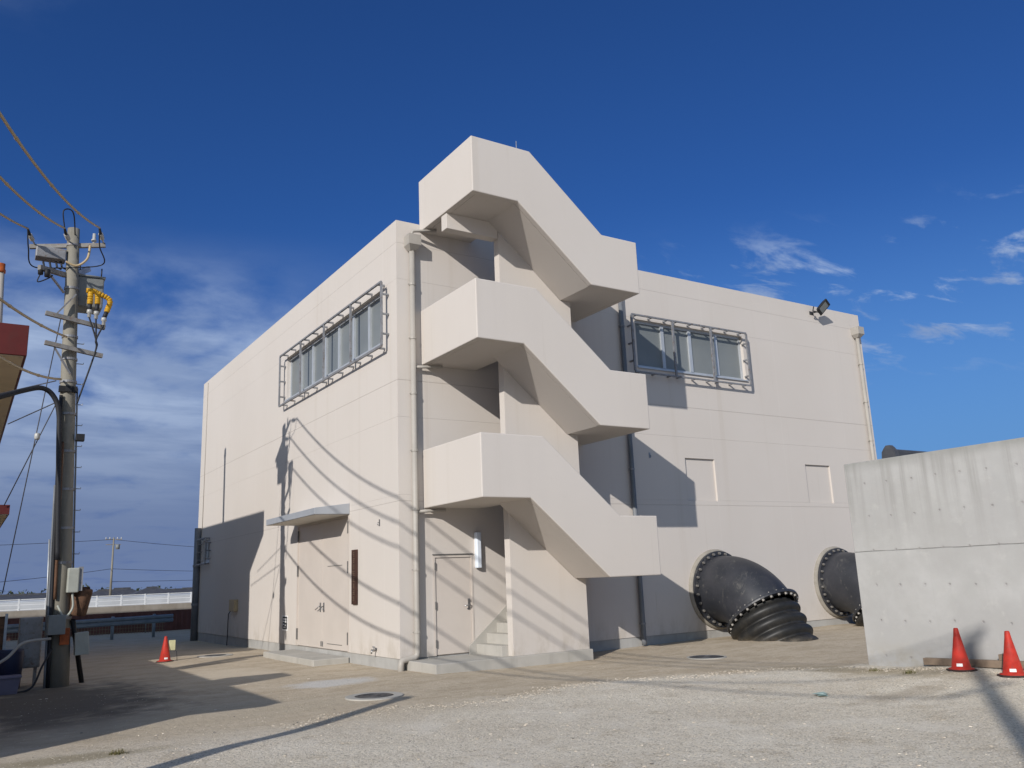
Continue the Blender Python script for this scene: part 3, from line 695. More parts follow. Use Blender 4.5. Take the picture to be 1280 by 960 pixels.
tag(MB().tube([(4.40, 1.5, BH-.45), (4.40, 1.5, 13.0)], [.03, .02], 8).tube([(4.40, 1.5, 13.0), (4.40, 1.5, 13.62)], .011, 6).build('lightning_rod', M['galv'], None, 0, (4.40, 1.5, BH-.45)), 'thin metal rod standing on the roof behind the top of the stair', 'rod')

# ------------------------------------------------------------------ big pipes
def big_pipe(x, label):
    th, rb, z0, R = math.radians(55), 1.4, 1.26, .84
    t = thing('pipe_elbow', label, 'pipe', (x, 0, 0), 'large black pipes leaving the right wall')
    MB().lathe((x, -.002, z0), (0, -1, 0), [(0, 1.02), (.03, 1.02), (.09, .98), (.09, .8)], 48).build('mortar_collar', M['mortar'], t)
    def flange(c, ax):
        c, ax = V(c), V(ax)
        f = MB().lathe(c, ax, [(-.035, R), (-.035, .965), (.0, .97), (.035, .965), (.035, R), (-.035, R)], 56, False).build('flange', M['pipe'], t)
        sd = V((1, 0, 0)); u = ax.cross(sd).normalized(); proto = None
        for k in range(26):
            a = 2*PI*(k+.5)/26; p = c+(sd*math.cos(a)+u*math.sin(a))*.905
            if proto is None:
                q = MB().lathe(p, ax, [(-.075, .0), (-.075, .018), (.03, .018), (.031, .034), (.085, .034), (.085, 0)], 6, False)
                proto = q.build('bolt', M['bolt'], f, 0, p); base = p
            else:
                o = proto.copy(); COL.objects.link(o); o.parent = f; o.location = proto.location+(p-base)
        return f
    flange((x, -.13, z0), (0, -1, 0))
    cy, cz = -.30, z0-rb; path = [(x, -.06, z0), (x, -.30, z0)]
    for i in range(1, 19):
        a = th*i/18; path.append((x, cy-rb*math.sin(a), cz+rb*math.cos(a)))
    MB().tube(path, R, 56, False).build('elbow', M['pipe'], t)
    ax = V((0, -math.cos(th), -math.sin(th))); e = V(path[-1])
    flange(e, ax)
    prof = [(.03, .80)]; h = .08
    for i in range(6): prof += [(h+.30*q/10, .80+.115*math.sin(PI*q/10)**1.0) for q in range(10)]; h += .30
    ax = V((0, -math.cos(math.radians(60)), -math.sin(math.radians(60))))
    MB().lathe(e+V((0, .05, 0)), ax, prof, 64).build('ribbed_hose', M['rib'], t)
    return t
big_pipe(9.12, 'nearer black flanged pipe elbow bending into the sand, fully in view')
big_pipe(14.02, 'farther black pipe elbow half hidden behind the concrete wall end')

# ------------------------------------------------------------------ retaining wall, timber, cones, manholes
b = MB().box(6.1, 6.55, -24, -6.43, -.4, 3.585).box(6.55, 15, -6.88, -6.43, -.4, 3.585) if False else MB().box(6.1, 6.6, -26, -6.43, -.4, 3.585)
tag(b.build('retaining_wall', M['ret'], None, .012, (6.35, -15, 0)), 'tall grey bare concrete wall with tie holes at the right edge', 'wall')
a_, c_ = on(1168, 831, 0, 6.0), on(1270, 838, 0, 5.98)
b = MB().obox((5.98, -7.60, gz(5.98, -7.6)+.085), (5.96, -9.25, gz(5.96, -9.25)+.085), .10, .11); b.box(5.93, 6.03, -8.96, -8.86, gz(5.98, -8.9)+.13, gz(5.98, -8.9)+.22)
tag(b.build('timber_beam', M['timber'], None, .006, (5.97, -8.4, .05)), 'long weathered timber lying at the foot of the concrete wall', 'timber')
def cone_proto():
    t = thing('traffic_cone', 'red traffic cone left of the pair standing at the concrete wall', 'traffic cone', (5.50, -8.50, gz(5.5, -8.5)-.004), 'red traffic cones')
    L_ = t.location; b = MB(); bz = .03
    n = 8; vs = []
    for z, r in ((0, .20), (.03, .195)): vs += [L_+V((math.cos(PI/8+2*PI*i/n)*r*(1.08 if i % 2 else 1.08), math.sin(PI/8+2*PI*i/n)*r*1.08, z)) for i in range(n)]
    b.add(vs, [tuple(range(n))[::-1], tuple(range(n, 2*n))]+[(i, (i+1) % n, (i+1) % n+n, i+n) for i in range(n)]); b.build('base', M['conebase'], t, .006)
    MB().lathe(L_+V((0, 0, .03)), (0, 0, 1), [(0, .175), (.012, .175), (.02, .135), (.60, .045), (.70, .033), (.715, .026), (.715, .018), (.60, .03)], 32).build('body', M['cone'], t)
    a = math.atan2(CAM.y-L_.y, CAM.x-L_.x)-.15; vs = []
    for z in (.085, .135):
        r = .135-(z-.05)*.155+.0045
        for k in range(5): q = a+(k-2)*.16; vs.append(L_+V((math.cos(q)*r, math.sin(q)*r, z)))
    MB().add(vs, [(k, k+1, k+6, k+5) for k in range(4)]).build('sticker', M['white'], t)
    return t
c1 = cone_proto(); c1.scale = (1.04, 1.04, .85)
c2 = copy_tree(c1); c2.location = (5.36, -9.36, gz(5.36, -9.36)-.004); c2.rotation_euler.z = .1; c2['label'] = 'red traffic cone at the right edge of the picture before the concrete wall'
c3 = copy_tree(c1); c3.location = (-3.02, 7.62, gz(-3.02, 7.62)-.004); c3.rotation_euler.z = 1.2; c3['label'] = 'lone red traffic cone at the edge of the shade left of the building'
t = thing('tag_stake', 'pale yellow tag on a thin stake right beside the lone cone', 'tag', (-2.84, 7.62, gz(-2.84, 7.6)))
L_ = t.location
MB().tube([L_+V((.12, 0, 0)), L_+V((.10, 0, .23)), L_+V((0, 0, .30))], .008, 6).build('stake', M['thin'], t)
MB().box(L_.x-.10, L_.x+.06, L_.y-.015, L_.y+.015, L_.z+.27, L_.z+.52).build('plate', simple('pale_yellow_plate', (.62, .60, .36), .6), t, .004)
def manhole(x, y, r, label, ring=.12):
    z = gz(x, y)+.016; t = thing('manhole_cover', label, 'manhole', (x, y, z-.02), 'round manhole covers in the yard')
    MB().lathe((x, y, z), (0, 0, 1), [(-.1, r+ring), (.0, r+ring), (.004, r+ring-.02), (.002, r), (-.03, r)], 40, False).build('collar', M['slab'], t)
    b = MB().lathe((x, y, z), (0, 0, 1), [(-.02, r-.008), (.0, r-.008), (.002, r-.02), (.002, .0)], 40, False)
    for rr in (.3, .6, .85): b.lathe((x, y, z), (0, 0, 1), [(.002, r*rr-.012), (.007, r*rr-.01), (.007, r*rr+.01), (.002, r*rr+.012)], 32, False)
    b.build('lid', M['iron'], t)
manhole(-1.96, -3.2, .31, 'iron manhole in a wide pale ring in front of the double doors', .15)
manhole(5.55, -3.0, .36, 'iron manhole in the sand in front of the large pipes', .05)
manhole(-1.62, 8.2, .30, 'iron manhole in a pale ring in the sunlit strip beyond the lone cone', .16)
# weeds and litter at the foot of the retaining wall
def weed(x, y, n, h, label):
    b = MB(); r = random.Random(int(x*100+y*10)); z = gz(x, y)
    for i in range(n):
        a = r.uniform(0, 6.28); px, py = x+r.gauss(0, h*.7), y+r.gauss(0, h*.7); l = h*r.uniform(.5, 1.2); w = .006
        d = V((math.cos(a), math.sin(a), 0)); p = V((px, py, z-.005)); q = p+d*l*.6+V((0, 0, l)); sd = V((-d.y, d.x, 0))*w
        b.add([p-sd, p+sd, q], [(0, 1, 2)])
    tag(b.build('weed_tuft', M['dry'], None, 0, (x, y, z)), label, 'weeds', 'low weeds on the gravel')
weed(4.9, -8.0, 60, .07, 'low dry weed tuft on the gravel left of the two cones')
weed(5.2, -7.2, 40, .06, 'dry weed tuft near the foot of the concrete wall end')
weed(-6.0, -5.3, 90, .06, 'spread of dry weeds on the shade edge at bottom left')
b = MB(); rn = random.Random(2)
vs = [(2.62+rn.uniform(-.14, .14), -8.15+rn.uniform(-.14, .14), gz(2.6, -8.1)+rn.uniform(.002, .05)) for _ in range(14)]
b.add(vs, [(i, (i+3) % 14, (i+5) % 14) for i in range(14)]); tag(b.build('plastic_scrap', simple('pale_green_plastic', (.42, .55, .50), .5), None, 0, (2.6, -8.1, 0)), 'crumpled pale green plastic scrap on the gravel', 'litter')

# ------------------------------------------------------------------ near utility pole
PB, PT = V((-5.81, 3.62, -.1)), V((-6.17, 3.62, 9.72))
def pp(px, py, y=3.62): return on(px, py, 1, y)
def near_pole():
    t = thing('utility_pole', 'concrete utility pole with switch box and yellow cable ends, left of the building', 'utility pole', (PB.x, PB.y, 0), 'utility poles')
    axd = (PT-PB)
    at = lambda s: PB+axd*s
    MB().tube([at(0), at(.3), at(.6), at(1)], [.215, .185, .155, .122], 24).build('shaft', M['pole'], t)
    zc = lambda z: at((z-PB.z)/axd.z)
    R = lambda z: .215-.093*((z-PB.z)/axd.z)
    # bands
    for z in (9.3, 8.3, 7.2, 6.7, 6.2, 5.5, 4.7, 3.9, 3.1, 2.4, 1.3):
        c = zc(z); MB().lathe(c, axd, [(0, R(z)), (0, R(z)+.014), (.05, R(z)+.014), (.05, R(z))], 24, False).build('band', M['galvdark'], t)
    b = MB(); c = zc(6.05)
    for a in (-2.4, -1.6, -.9): b.box(c.x+math.cos(a)*.17-.06, c.x+math.cos(a)*.17+.06, c.y+math.sin(a)*.17-.05, c.y+math.sin(a)*.17+.05, c.z-.07, c.z+.06)
    b.build('cable_clamp', M['black'], t)
    # top crossarm and strain insulators
    A0, A1 = V((-6.98, 3.80, 9.22)), V((-5.52, 3.52, 9.42))
    MB().obox(A0, A1, .08, .09).build('crossarm', M['arm'], t)
    starts = []
    for k, q in enumerate((.97, .52, .06)):
        p = A0.lerp(A1, q)+V((0, -.03, .05)); dirh = V((-.24, -.97, 0)); e = p+dirh*.75+V((0, 0, .05))
        i = MB(); i.tube([p, p+dirh*.3], .018, 8)
        for j in range(5): i.lathe(p+dirh*(.26+j*.055), dirh, [(0, .02), (.012, .05), (.03, .05), (.042, .02)], 14)
        io = i.build('strain_insulator', M['porcelain'], t)
        MB().tube([p+dirh*.55, e], [.035, .022], 8).build('dead_end_clamp', M['black'], io)
        starts.append(e)
        lp = [e, e+V((.05, .2, -.35)), p+V((0, -.1, -.55)), zc(8.75)+V((-.15, -.1, 0))] if k != 1 else [e, e+V((-.05, -.1, .35)), e+V((.15, .1, .42)), p+V((.1, 0, .1))]
        MB().tube(bez(lp), .014, 6).build('jumper', M['cable'], t)
    MB().lathe(A0.lerp(A1, .84)+V((0, 0, .04)), (0, 0, 1), [(0, .03), (.05, .03), (.06, .055), (.10, .055), (.11, .035), (.24, .035), (.25, 0)], 14).build('pin_insulator', M['porcelain'], t)
    a, c = pp(111, 312), pp(84, 330); MB().tube(bez([a+V((0, -.25, 0)), a+V((-.05, -.35, -.35)), pp(96, 332, 3.3), pp(82, 327, 3.3)]), .025, 8).build('lead_cable', M['tan'], t)
    # surge arrester box under the arm
    c = pp(64, 319, 3.66); b = MB().box(c.x-.30, c.x+.28, c.y-.16, c.y+.16, c.z-.12, c.z+.13); b.build('arrester_box', M['galvdark'], t, .02)
    for px in (54, 62, 70, 76):
        q = pp(px, 327, 3.6); MB().tube([q, q+V((.03, 0, -.13)), q+V((.12, 0, -.16))], .022, 8).build('lead_cable', M['cable'], t)
    p0, p1 = pp(49, 334, 3.2), pp(82, 344, 3.6); MB().obox(p0, p1, .09, .10).build('crossarm', M['arm'], t)
    p0, p1 = pp(97, 342, 3.7), pp(111, 336, 4.0); MB().obox(p0, p1, .08, .12).build('crossarm', M['galv'], t)
    MB().obox(pp(60, 340, 3.3), pp(80, 366, 3.55), .05, .03).build('brace', M['galv'], t)
    for px, py in ((51, 338), (59, 341)): MB().lathe(pp(px, py, 3.25), (0, 0, 1), [(-.09, 0), (-.09, .05), (.07, .06), (.09, .0)], 10).build('pin_insulator', M['black'], t)
    MB().tube(bez([pp(51, 341, 3.25), pp(47, 352, 3.25), pp(60, 348, 3.3), pp(66, 344, 3.3)]), .014, 6).build('jumper', M['cable'], t)
    # switch box
    c = pp(109, 369, 3.95); b = MB().box(c.x-.28, c.x+.30, c.y-.28, c.y+.28, c.z-.36, c.z+.34); sb = b.build('switch_box', M['box'], t, .03)
    b = MB().box(c.x-.30, c.x+.32, c.y-.30, c.y+.30, c.z+.34, c.z+.38)
    b.build('lid', M['box'], sb)
    for dx in (-.2, .24): MB().tube([c+V((dx, -.2, .38)), c+V((dx, -.2, .60))], .015, 6).build('terminal', M['black'], sb)
    b = MB(); z = c.z; b.box(zc(z).x+.1, c.x-.28, 3.58, 3.9, z-.2, z-.12); b.box(zc(z).x+.1, c.x-.28, 3.58, 3.9, z+.12, z+.2); b.build('box_bracket', M['galvdark'], t)
    # lower crossarms
    B0, B1 = pp(57, 391, 3.3), pp(131, 410, 3.5); MB().obox(B0, B1, .08, .09).build('crossarm', M['arm'], t)
    MB().obox(pp(70, 393, 3.36), pp(95, 368, 3.42), .045, .03).build('brace', M['galvdark'], t)
    C0, C1 = pp(56, 428, 3.3), pp(128, 445, 3.46); MB().obox(C0, C1, .08, .09).build('crossarm', M['arm'], t)
    MB().obox(pp(68, 434, 3.34), pp(88, 468, 3.42), .04, .03).build('brace', M['galvdark'], t)
    # cable terminations under yellow covers
    for px in ([(109, 363), (113, 365), (112.5, 378), (112, 388)], [(111, 363), (121, 366), (122, 378), (120.5, 390)], [(122, 366), (137, 375), (134, 388), (130, 398)]):
        pth = bez([pp(x, y, 3.35) for x, y in px])
        y = MB().tube(pth[:int(len(pth)*.72)], .042, 10)
        for q in range(2, int(len(pth)*.7), 3): y.lathe(pth[q], (pth[q+1]-pth[q]), [(-.03, .042), (-.02, .058), (.02, .058), (.03, .042)], 10)
        y.build('yellow_cover', M['yellow'], t)
        x1_, y1_ = px[-1]
        MB().tube([pth[int(len(pth)*.7)], pth[-1]], .045, 8).build('termination', M['cable'], t)
        e = pth[-1]; MB().lathe(e, (0, 0, -1), [(-.02, .03), (-.01, .052), (.06, .058), (.07, .035), (.15, .04), (.16, .02)], 12).build('porcelain_base', M['porcelain'], t)
        MB().tube(bez([e+V((0, 0, -.15)), pp(120, 425, 3.35), pp(119, 440, 3.4), pp(96, 505, 3.42)]), .018, 8).build('lead_cable', M['cable'], t)
    # conduits strapped down the shaft
    for off, r, z1, z0, mt in ((-.165, .035, 5.9, .0, 'cable'), (-.225, .022, 4.0, .0, 'pvcdark'), (-.10, .03, 4.9, 1.7, 'rust')):
        y_ = -.13 if off < -.12 else -.19
        pth = [zc(z1+(z0-z1)*i/10)+V((off*(.85+.15*i/10)-.02*i/10, y_-.03, 0)) for i in range(11)]
        MB().tube(pth, r, 8).build('conduit', M[mt], t)
    pth = [zc(z)+V((-.245, -.06, 0)) for z in (2.9, 1.0)]; MB().tube(pth, .018, 6).build('conduit', M['galv'], t)
    pth = [zc(z)+V((R(z)+.02, -.03, 0)) for z in (6.1, 4, 2.2)]; MB().tube(pth, .02, 6).build('conduit', M['pvcdark'], t)
    k = 0; z = 2.6
    while z < 7.6:
        c = zc(z); s = 1; MB().tube([c+V((s*R(z), 0, 0)), c+V((s*(R(z)+.13), 0, 0)), c+V((s*(R(z)+.13), 0, .03))], .010, 6).build('step_bolt', M['galv'], t)
        z += .45; k += 1
    # service drop conduit bend
    c = zc(5.0); MB().box(c.x+R(5)+.0, c.x+R(5)+.17, c.y-.15, c.y, c.z-.05, c.z+.10).build('sensor', M['black'], t, .01)
    # meter box, rusted canister, lower boxes
    c = pp(91.5, 725, 3.30); b = MB().box(c.x-.11, c.x+.10, c.y-.10, c.y+.10, c.z-.25, c.z+.24); b.build('meter_box', M['boxpale'], t, .02)
    MB().box(c.x+.10, c.x+.17, c.y-.06, c.y+.12, c.z-.22, c.z+.26).build('meter_back', M['galvdark'], t)
    MB().tube(bez([c+V((0, -.02, -.25)), c+V((.02, -.05, -.55)), c+V((-.12, -.08, -.72)), pp(72, 757, 3.3)]), .022, 8).build('conduit', M['boxpale'], t)
    c = pp(98, 751, 3.50); MB().lathe(c+V((0, 0, -.30)), (.12, 0, 1), [(0, .0), (0, .14), (.03, .16), (.5, .20), (.54, .19), (.55, 0)], 18).build('canister', M['rust'], t)
    MB().obox(c+V((-.25, 0, .25)), c+V((.2, .05, .25)), .05, .05).build('canister_bracket', M['rust'], t)
    c = pp(71, 781, 3.28); b = MB().box(c.x-.16, c.x+.15, c.y-.10, c.y+.12, c.z-.19, c.z+.19); b.build('meter_box', M['box'], t, .01)
    c = pp(80, 793, 3.32); MB().box(c.x-.07, c.x+.10, c.y-.02, c.y+.08, c.z-.2, c.z+.12).build('marker_sheet', M['orange'], t)
    return starts
def bez(pts, n=14):                    # smooth curve through control points (Catmull-Rom)
    P_ = [V(p) for p in pts]; P_ = [P_[0]*2-P_[1]]+P_+[P_[-1]*2-P_[-2]]; out = []
    for i in range(1, len(P_)-2):
        a, b_, c, d = P_[i-1:i+3]
        for k in range(n):
            t = k/n; out.append(.5*((2*b_)+(c-a)*t+(2*a-5*b_+4*c-d)*t*t+(3*b_-a-3*c+d)*t**3))
    return out+[P_[-2]]
W_START = near_pole()
PB2 = V((-13.0, -21.2, 0))
def far_pole_behind():
    t = thing('utility_pole', 'concrete utility pole whose shadow falls across the gravel by the cones', 'utility pole', PB2, 'utility poles')
    MB().tube([PB2+V((0, 0, -.2)), PB2+V((0, 0, 10.95))], [.20, .11], 18).build('shaft', M['pole'], t)
    for z, w in ((10.75, .62), (9.4, .8)):
        MB().obox(PB2+V((-w, .15, z)), PB2+V((w, .15, z)), .06, .07).build('crossarm', M['arm'], t)
far_pole_behind()
def wire(a, b_, sag, r, mat, label, spacer=0, n=40, grp='cables strung from the near pole'):
    a, b_ = V(a), V(b_); pts = [a.lerp(b_, i/n)-V((0, 0, 4*sag*(i/n)*(1-i/n))) for i in range(n+1)]
    m_ = MB().tube(pts, r, 8)
    if spacer:
        Lg = (b_-a).length
        for i in range(1, int(Lg/spacer)):
            s = i*spacer/Lg; p = a.lerp(b_, s)-V((0, 0, 4*sag*s*(1-s))); q = a.lerp(b_, s+.002)-V((0, 0, 4*sag*(s+.002)*(1-s-.002)))
            m_.lathe(p, q-p, [(-.05, r), (-.04, r*1.3), (.04, r*1.3), (.05, r)], 8)
    return tag(m_.build('power_line', M[mat], None, 0, a), label, 'cable', grp)
for k, lab in enumerate(('tan sheathed power line topmost of the three leaving the pole top', 'tan sheathed power line, middle of the three leaving the pole top', 'tan sheathed power line lowest of the three leaving the crossarm')):
    e = PB2+V((.55-.55*k, .1, 10.85))
    wire(W_START[k], e, 2.3, .022, 'tan', lab, 2.2)
wire(pp(83, 421, 3.45), PB2+V((-.78, .15, 9.4)), 1.8, .024, 'tan', 'tan cable meeting the pole just below its yellow cable ends', 2.0)
wire(pp(76, 474, 3.45), PB2+V((.0, .12, 10.3)), 2.45, .024, 'tan', 'sagging tan cable meeting the pole at its steel band', 2.0)
b = MB().tube(bez([pp(72, 700, 3.30), pp(73.5, 560, 3.32), pp(73.5, 515, 3.32), pp(66, 494, 3.3), pp(52, 485, 3.2), pp(30, 488, 3.0), pp(0, 496, 2.6), pp(-90, 520, 1.6)]), .052, 10)
tag(b.build('feeder_cable', M['cable'], None, 0, pp(72, 700, 3.3)), 'thick black cable bending off the pole to the left', 'cable', 'cables strung from the near pole')
def thin(pts, label, r=.012, grp='thin guy wires and lines by the pole', mat='thin'):
    return tag(MB().tube([V(p) for p in pts], r, 6).build('guy_wire', M[mat], None, 0, pts[0]), label, 'wire', grp)
gp = [pp(77, 392, 3.6), pp(47, 560, 2.9), pp(2, 742, 2.4)]
thin([pp(76, 398, 3.7), pp(3, 742, 4.6)], 'thin guy wire running steeply from the pole to the left ground')
c = pp(46.5, 545.5, 4.03); tag(MB().lathe(c+V((0, 0, -.07)), (0, 0, 1), [(0, 0), (0, .04), (.03, .055), (.11, .055), (.14, .04), (.14, 0)], 12).build('guy_insulator', M['porcelain'], None, 0, c), 'small white insulator on the steep guy wire left of the pole', 'insulator')
thin([pp(70, 505, 3.7), pp(5, 632, 4.9)], 'thin wire slanting from the pole down to the red roofed building')
thin([pp(70, 476, 3.7), pp(0, 492, 5.2)], 'thin dark line just above the thick black cable')
thin([pp(70, 503, 3.7), pp(10, 530, 6.0)], 'thin dark line below the thick black cable')

# things standing around the pole foot
t = thing('leaning_prop', 'dark leaning post with a pale box tied to it, right of the pole foot', 'post', (-5.2, 4.0, 0))
p0, p1 = pp(91, 775, 3.5), V((-5.32, 4.05, -.05)); MB().tube([p0, p1], .05, 8).build('post', M['black'], t)
c = pp(104, 804, 3.55); d = V((.2, -.1, 1)).normalized(); MB().obox(c-V((.02, 0, .22)), c+V((-.05, 0, .22)), .26, .22, V((0, 1, 0))).build('box', M['boxpale'], t, .01)
t = thing('control_cabinet', 'dark grey steel cabinet standing behind the pole foot', 'cabinet', (-6.35, 4.5, 0))
MB().box(-6.52, -6.10, 4.3, 4.6, .35, 1.35).build('case', M['galvdark'], t, .015); MB().box(-6.5, -6.12, 4.285, 4.2995, .38, 1.32).build('door', M['galvdark'], t, .005)
MB().box(-6.48, -6.42, 4.4, 4.5, -.1, .35).box(-6.2, -6.14, 4.4, 4.5, -.1, .35).build('leg', M['galvdark'], t)
b = MB().tube(bez([(-5.99, 3.28, .75), (-6.15, 3.1, .45), (-6.35, 3.0, .05), (-6.9, 2.9, .02)]), .02, 6); tag(b.build('loose_cable', M['cable'], None, 0, (-6, 3.3, .7)), 'black cable hanging from the pole box to the ground', 'cable', 'loose cables at the pole foot')
b = MB().tube(bez([(-6.02, 3.3, .95), (-6.5, 3.2, .9), (-6.8, 3.1, .62), (-7.4, 2.9, .35), (-8.2, 2.5, .25)]), .03, 6); tag(b.build('loose_cable', M['pvc'], None, 0, (-6, 3.3, .9)), 'pale hose drooping left from the pole foot', 'hose', 'loose cables at the pole foot')
t = thing('storage_bin', 'low pale mauve plastic bin at the left edge on the ground', 'bin', (-6.95, 2.9, 0))
c = on(10, 850, 1, 3.0); MB().add([(c.x-.4, 2.75, 0), (c.x+.15, 2.75, 0), (c.x+.15, 3.15, 0), (c.x-.4, 3.15, 0), (c.x-.44, 2.71, .3), (c.x+.19, 2.71, .3), (c.x+.19, 3.19, .3), (c.x-.44, 3.19, .3)], [(3, 2, 1, 0), (4, 5, 6, 7), (0, 1, 5, 4), (1, 2, 6, 5), (2, 3, 7, 6), (3, 0, 4, 7)]).build('tub', simple('mauve_plastic', (.15, .14, .19), .5), t, .015)
MB().box(c.x-.46, c.x+.21, 2.69, 3.21, .3, .33).build('rim', simple('mauve_rim', (.17, .155, .21), .5), t, .006)
t = thing('signboard_frame', 'thin upright board frame at the left edge behind the bin', 'board', (-7.2, 4.2, 0))
c = on(1, 800, 1, 4.4); MB().box(c.x-.5, c.x+.04, 4.36, 4.40, .45, 1.4).build('panel', M['rust'], t); MB().box(c.x+.04, c.x+.09, 4.35, 4.41, -.1, 1.45).build('leg', M['galv'], t)
c = on(13, 808, 1, 4.0); tag(MB().lathe((c.x, 4.0, -.05), (0, 0, 1), [(0, .0), (0, .22), (.75, .26), (.8, .24), (.8, 0)], 20).build('drum', simple('dark_blue_drum', (.02, .025, .06), .5), None, 0, (c.x, 4.0, 0)), 'dark blue drum behind the bin at the left edge', 'drum')

# ------------------------------------------------------------------ red roofed building at the left edge
rb_ = thing('red_roofed_building', 'beige building with a red roof fascia, cut by the left edge', 'building', (-12, 10, 0))
MB().box(-18, -8.5, 5.12, 19.1, -.2, 7.02).build('wall', M['beige'], rb_)
b = MB().box(-18.4, -6.80, 4.93, 19.5, 7.05, 7.76); b.build('roof', M['red'], rb_, .01)
MB().box(-18.3, -6.86, 4.99, 19.44, 7.03, 7.051).build('soffit', M['beige'], rb_)
MB().box(-8.49, -6.86, 4.94, 19.1, 3.52, 3.72).build('canopy', M['red'], rb_); MB().box(-8.49, -6.89, 4.97, 19.07, 3.50, 3.523).build('canopy_soffit', M['beige'], rb_)
# single storey wing in front, outside the picture: it throws the long shade on the yard
MB().box(-18, -9.75, -6.2, 5.1, -.2, 3.1).build('wing_wall', M['beige'], rb_)
MB().box(-18.4, -9.25, -6.62, 5.1, 3.1, 3.3).build('wing_roof', M['red'], rb_)
MB().box(-10.1, -8.95, -3.45, -2.75, 3.2, 3.95).build('roof_box', M['box'], rb_)  # unseen plain rooftop box, placed to cast the notch in the yard's shadow
c = on(2, 398, 1, 9.4); b = MB().tube([(c.x, 9.4, 7.7), (-7.40, 9.4, 10.55)], .085, 12)
t = thing('roof_mast', 'pale pipe mast with an orange tip on the red roof', 'mast', (c.x, 9.4, 7.76)); b.build('tube', M['pvc'], t)
MB().lathe(V((-7.40, 9.4, 10.55)), (0, 0, 1), [(-.14, .09), (-.14, .115), (-.05, .115), (-.04, .095), (.12, .095), (.13, 0)], 14).build('tip', M['orange'], t)
P_ = V((-1.79, -3.78, 0)) - S*(4.2/(-S.z)); tag(MB().tube([(P_.x, P_.y, -.1), (P_.x, P_.y, 4.2)], [.13, .11], 14).lathe((P_.x, P_.y, 4.2), (0, 0, 1), [(-.02, .13), (.02, .15), (.1, .12), (.14, 0)], 14).build('steel_post', M['galv'], None, 0, (P_.x, P_.y, 0)), 'unseen upright steel post casting the long dark streak to the near manhole', 'pipe')  # out-of-view plain post, placed to cast the streak on the ground

# ------------------------------------------------------------------ background beyond the yard
b = MB(); b.box(-60, 5, 27.5, 27.9, -.3, .87)
for i in range(260):
    x = -60+i*.25; b.box(x, x+.10, 27.46, 27.5005, -.3, .85)
tag(b.build('sheet_wall', M['maroon'], None, 0, (-20, 27.5, 0)), 'dark maroon ribbed sheet wall across the back of the yard', 'wall')
tag(MB().box(-60, 30, 27.95, 28.6, -.3, 1.17).build('dike_wall', M['dike'], None, .02, (-20, 28.3, 0)), 'stained concrete dike wall under the white fence', 'wall')
t = thing('white_fence', 'long white post fence on top of the concrete dike', 'fence', (-20, 28.3, 1.17))
b = MB(); xs = [-42+i*1.05 for i in range(64)]
for zz in (1.22, 1.42, 1.65): b.obox((-42, 28.3, zz), (25, 28.3, zz), .04, .035)
b.build('rail', M['fence'], t)
pr = None
for x in xs[:64]:
    if pr is None: pr = MB().box(x-.03, x+.03, 28.26, 28.34, 1.172, 1.68).build('post', M['fence'], t, 0, (x, 28.3, 1.17)); pr0 = x
    else: o = pr.copy(); COL.objects.link(o); o.parent = t; o.location.x = pr.location.x+(x-pr0)
# pale road and long low white shed beyond the fence
tag(MB().box(-60, 26, 62, 78, -.3, 1.36).box(-60, 26, 62.5, 77.5, 1.36, 1.44).build('low_shed', M['shed'], None, .05, (-20, 70, 0)), 'long low white roofed shed seen through the white fence', 'shed')
# guard rail inside the yard
t = thing('guard_rail', 'blue grey steel guard rail along the yard behind the pole', 'guard rail', (-3, 23, 0))
G0, G1 = V((-7.6, 21.0, .62)), V((.15, 22.6, .66))
def wbeam(p0, p1):
    d = (p1-p0).normalized(); n = V((d.y, -d.x, 0)); pr_ = [(0, -.16), (.05, -.12), (.05, -.05), (0, 0), (.05, .05), (.05, .12), (0, .16), (-.02, .16), (-.02, -.16)]
    vs = [p+n*a+V((0, 0, c)) for p in (p0, p1) for a, c in pr_]; k = len(pr_)
    return MB().add(vs, [tuple(range(k))[::-1], tuple(range(k, 2*k))]+[(i, (i+1) % k, (i+1) % k+k, i+k) for i in range(k)])
wbeam(G0, G1).build('beam', M['rail'], t)
for i in range(5):
    p = G0.lerp(G1, .06+i*.21); MB().tube([p+V((.02, .08, -.75)), p+V((.02, .08, .2))], .06, 10).build('post', M['rail'], t)
tag(wbeam(V((-9.5, 14.2, .55)), V((-6.2, 17.6, .60))).build('guard_rail', M['rail'], None, 0, (-8, 16, 0)), 'short guard rail section left of the pole foot', 'guard rail')
# wire mesh fence before the sheet wall
t = thing('mesh_fence', 'low wire mesh fence before the maroon wall', 'fence', (-10, 26.6, 0)); b = MB()
x = -26.
while x < .6: b.box(x-.008, x+.008, 26.595, 26.61, -.1, .5); x += .12
for zz in (.05, .2, .35, .5): b.box(-26, .6, 26.59, 26.605, zz-.008, zz+.008)
b.build('mesh', M['dullmesh'], t)
for x in (-24, -20, -16, -12, -8, -4, -.2): MB().tube([(x, 26.65, -.1), (x, 26.65, .62)], .03, 8).build('post', M['galvdark'], t)
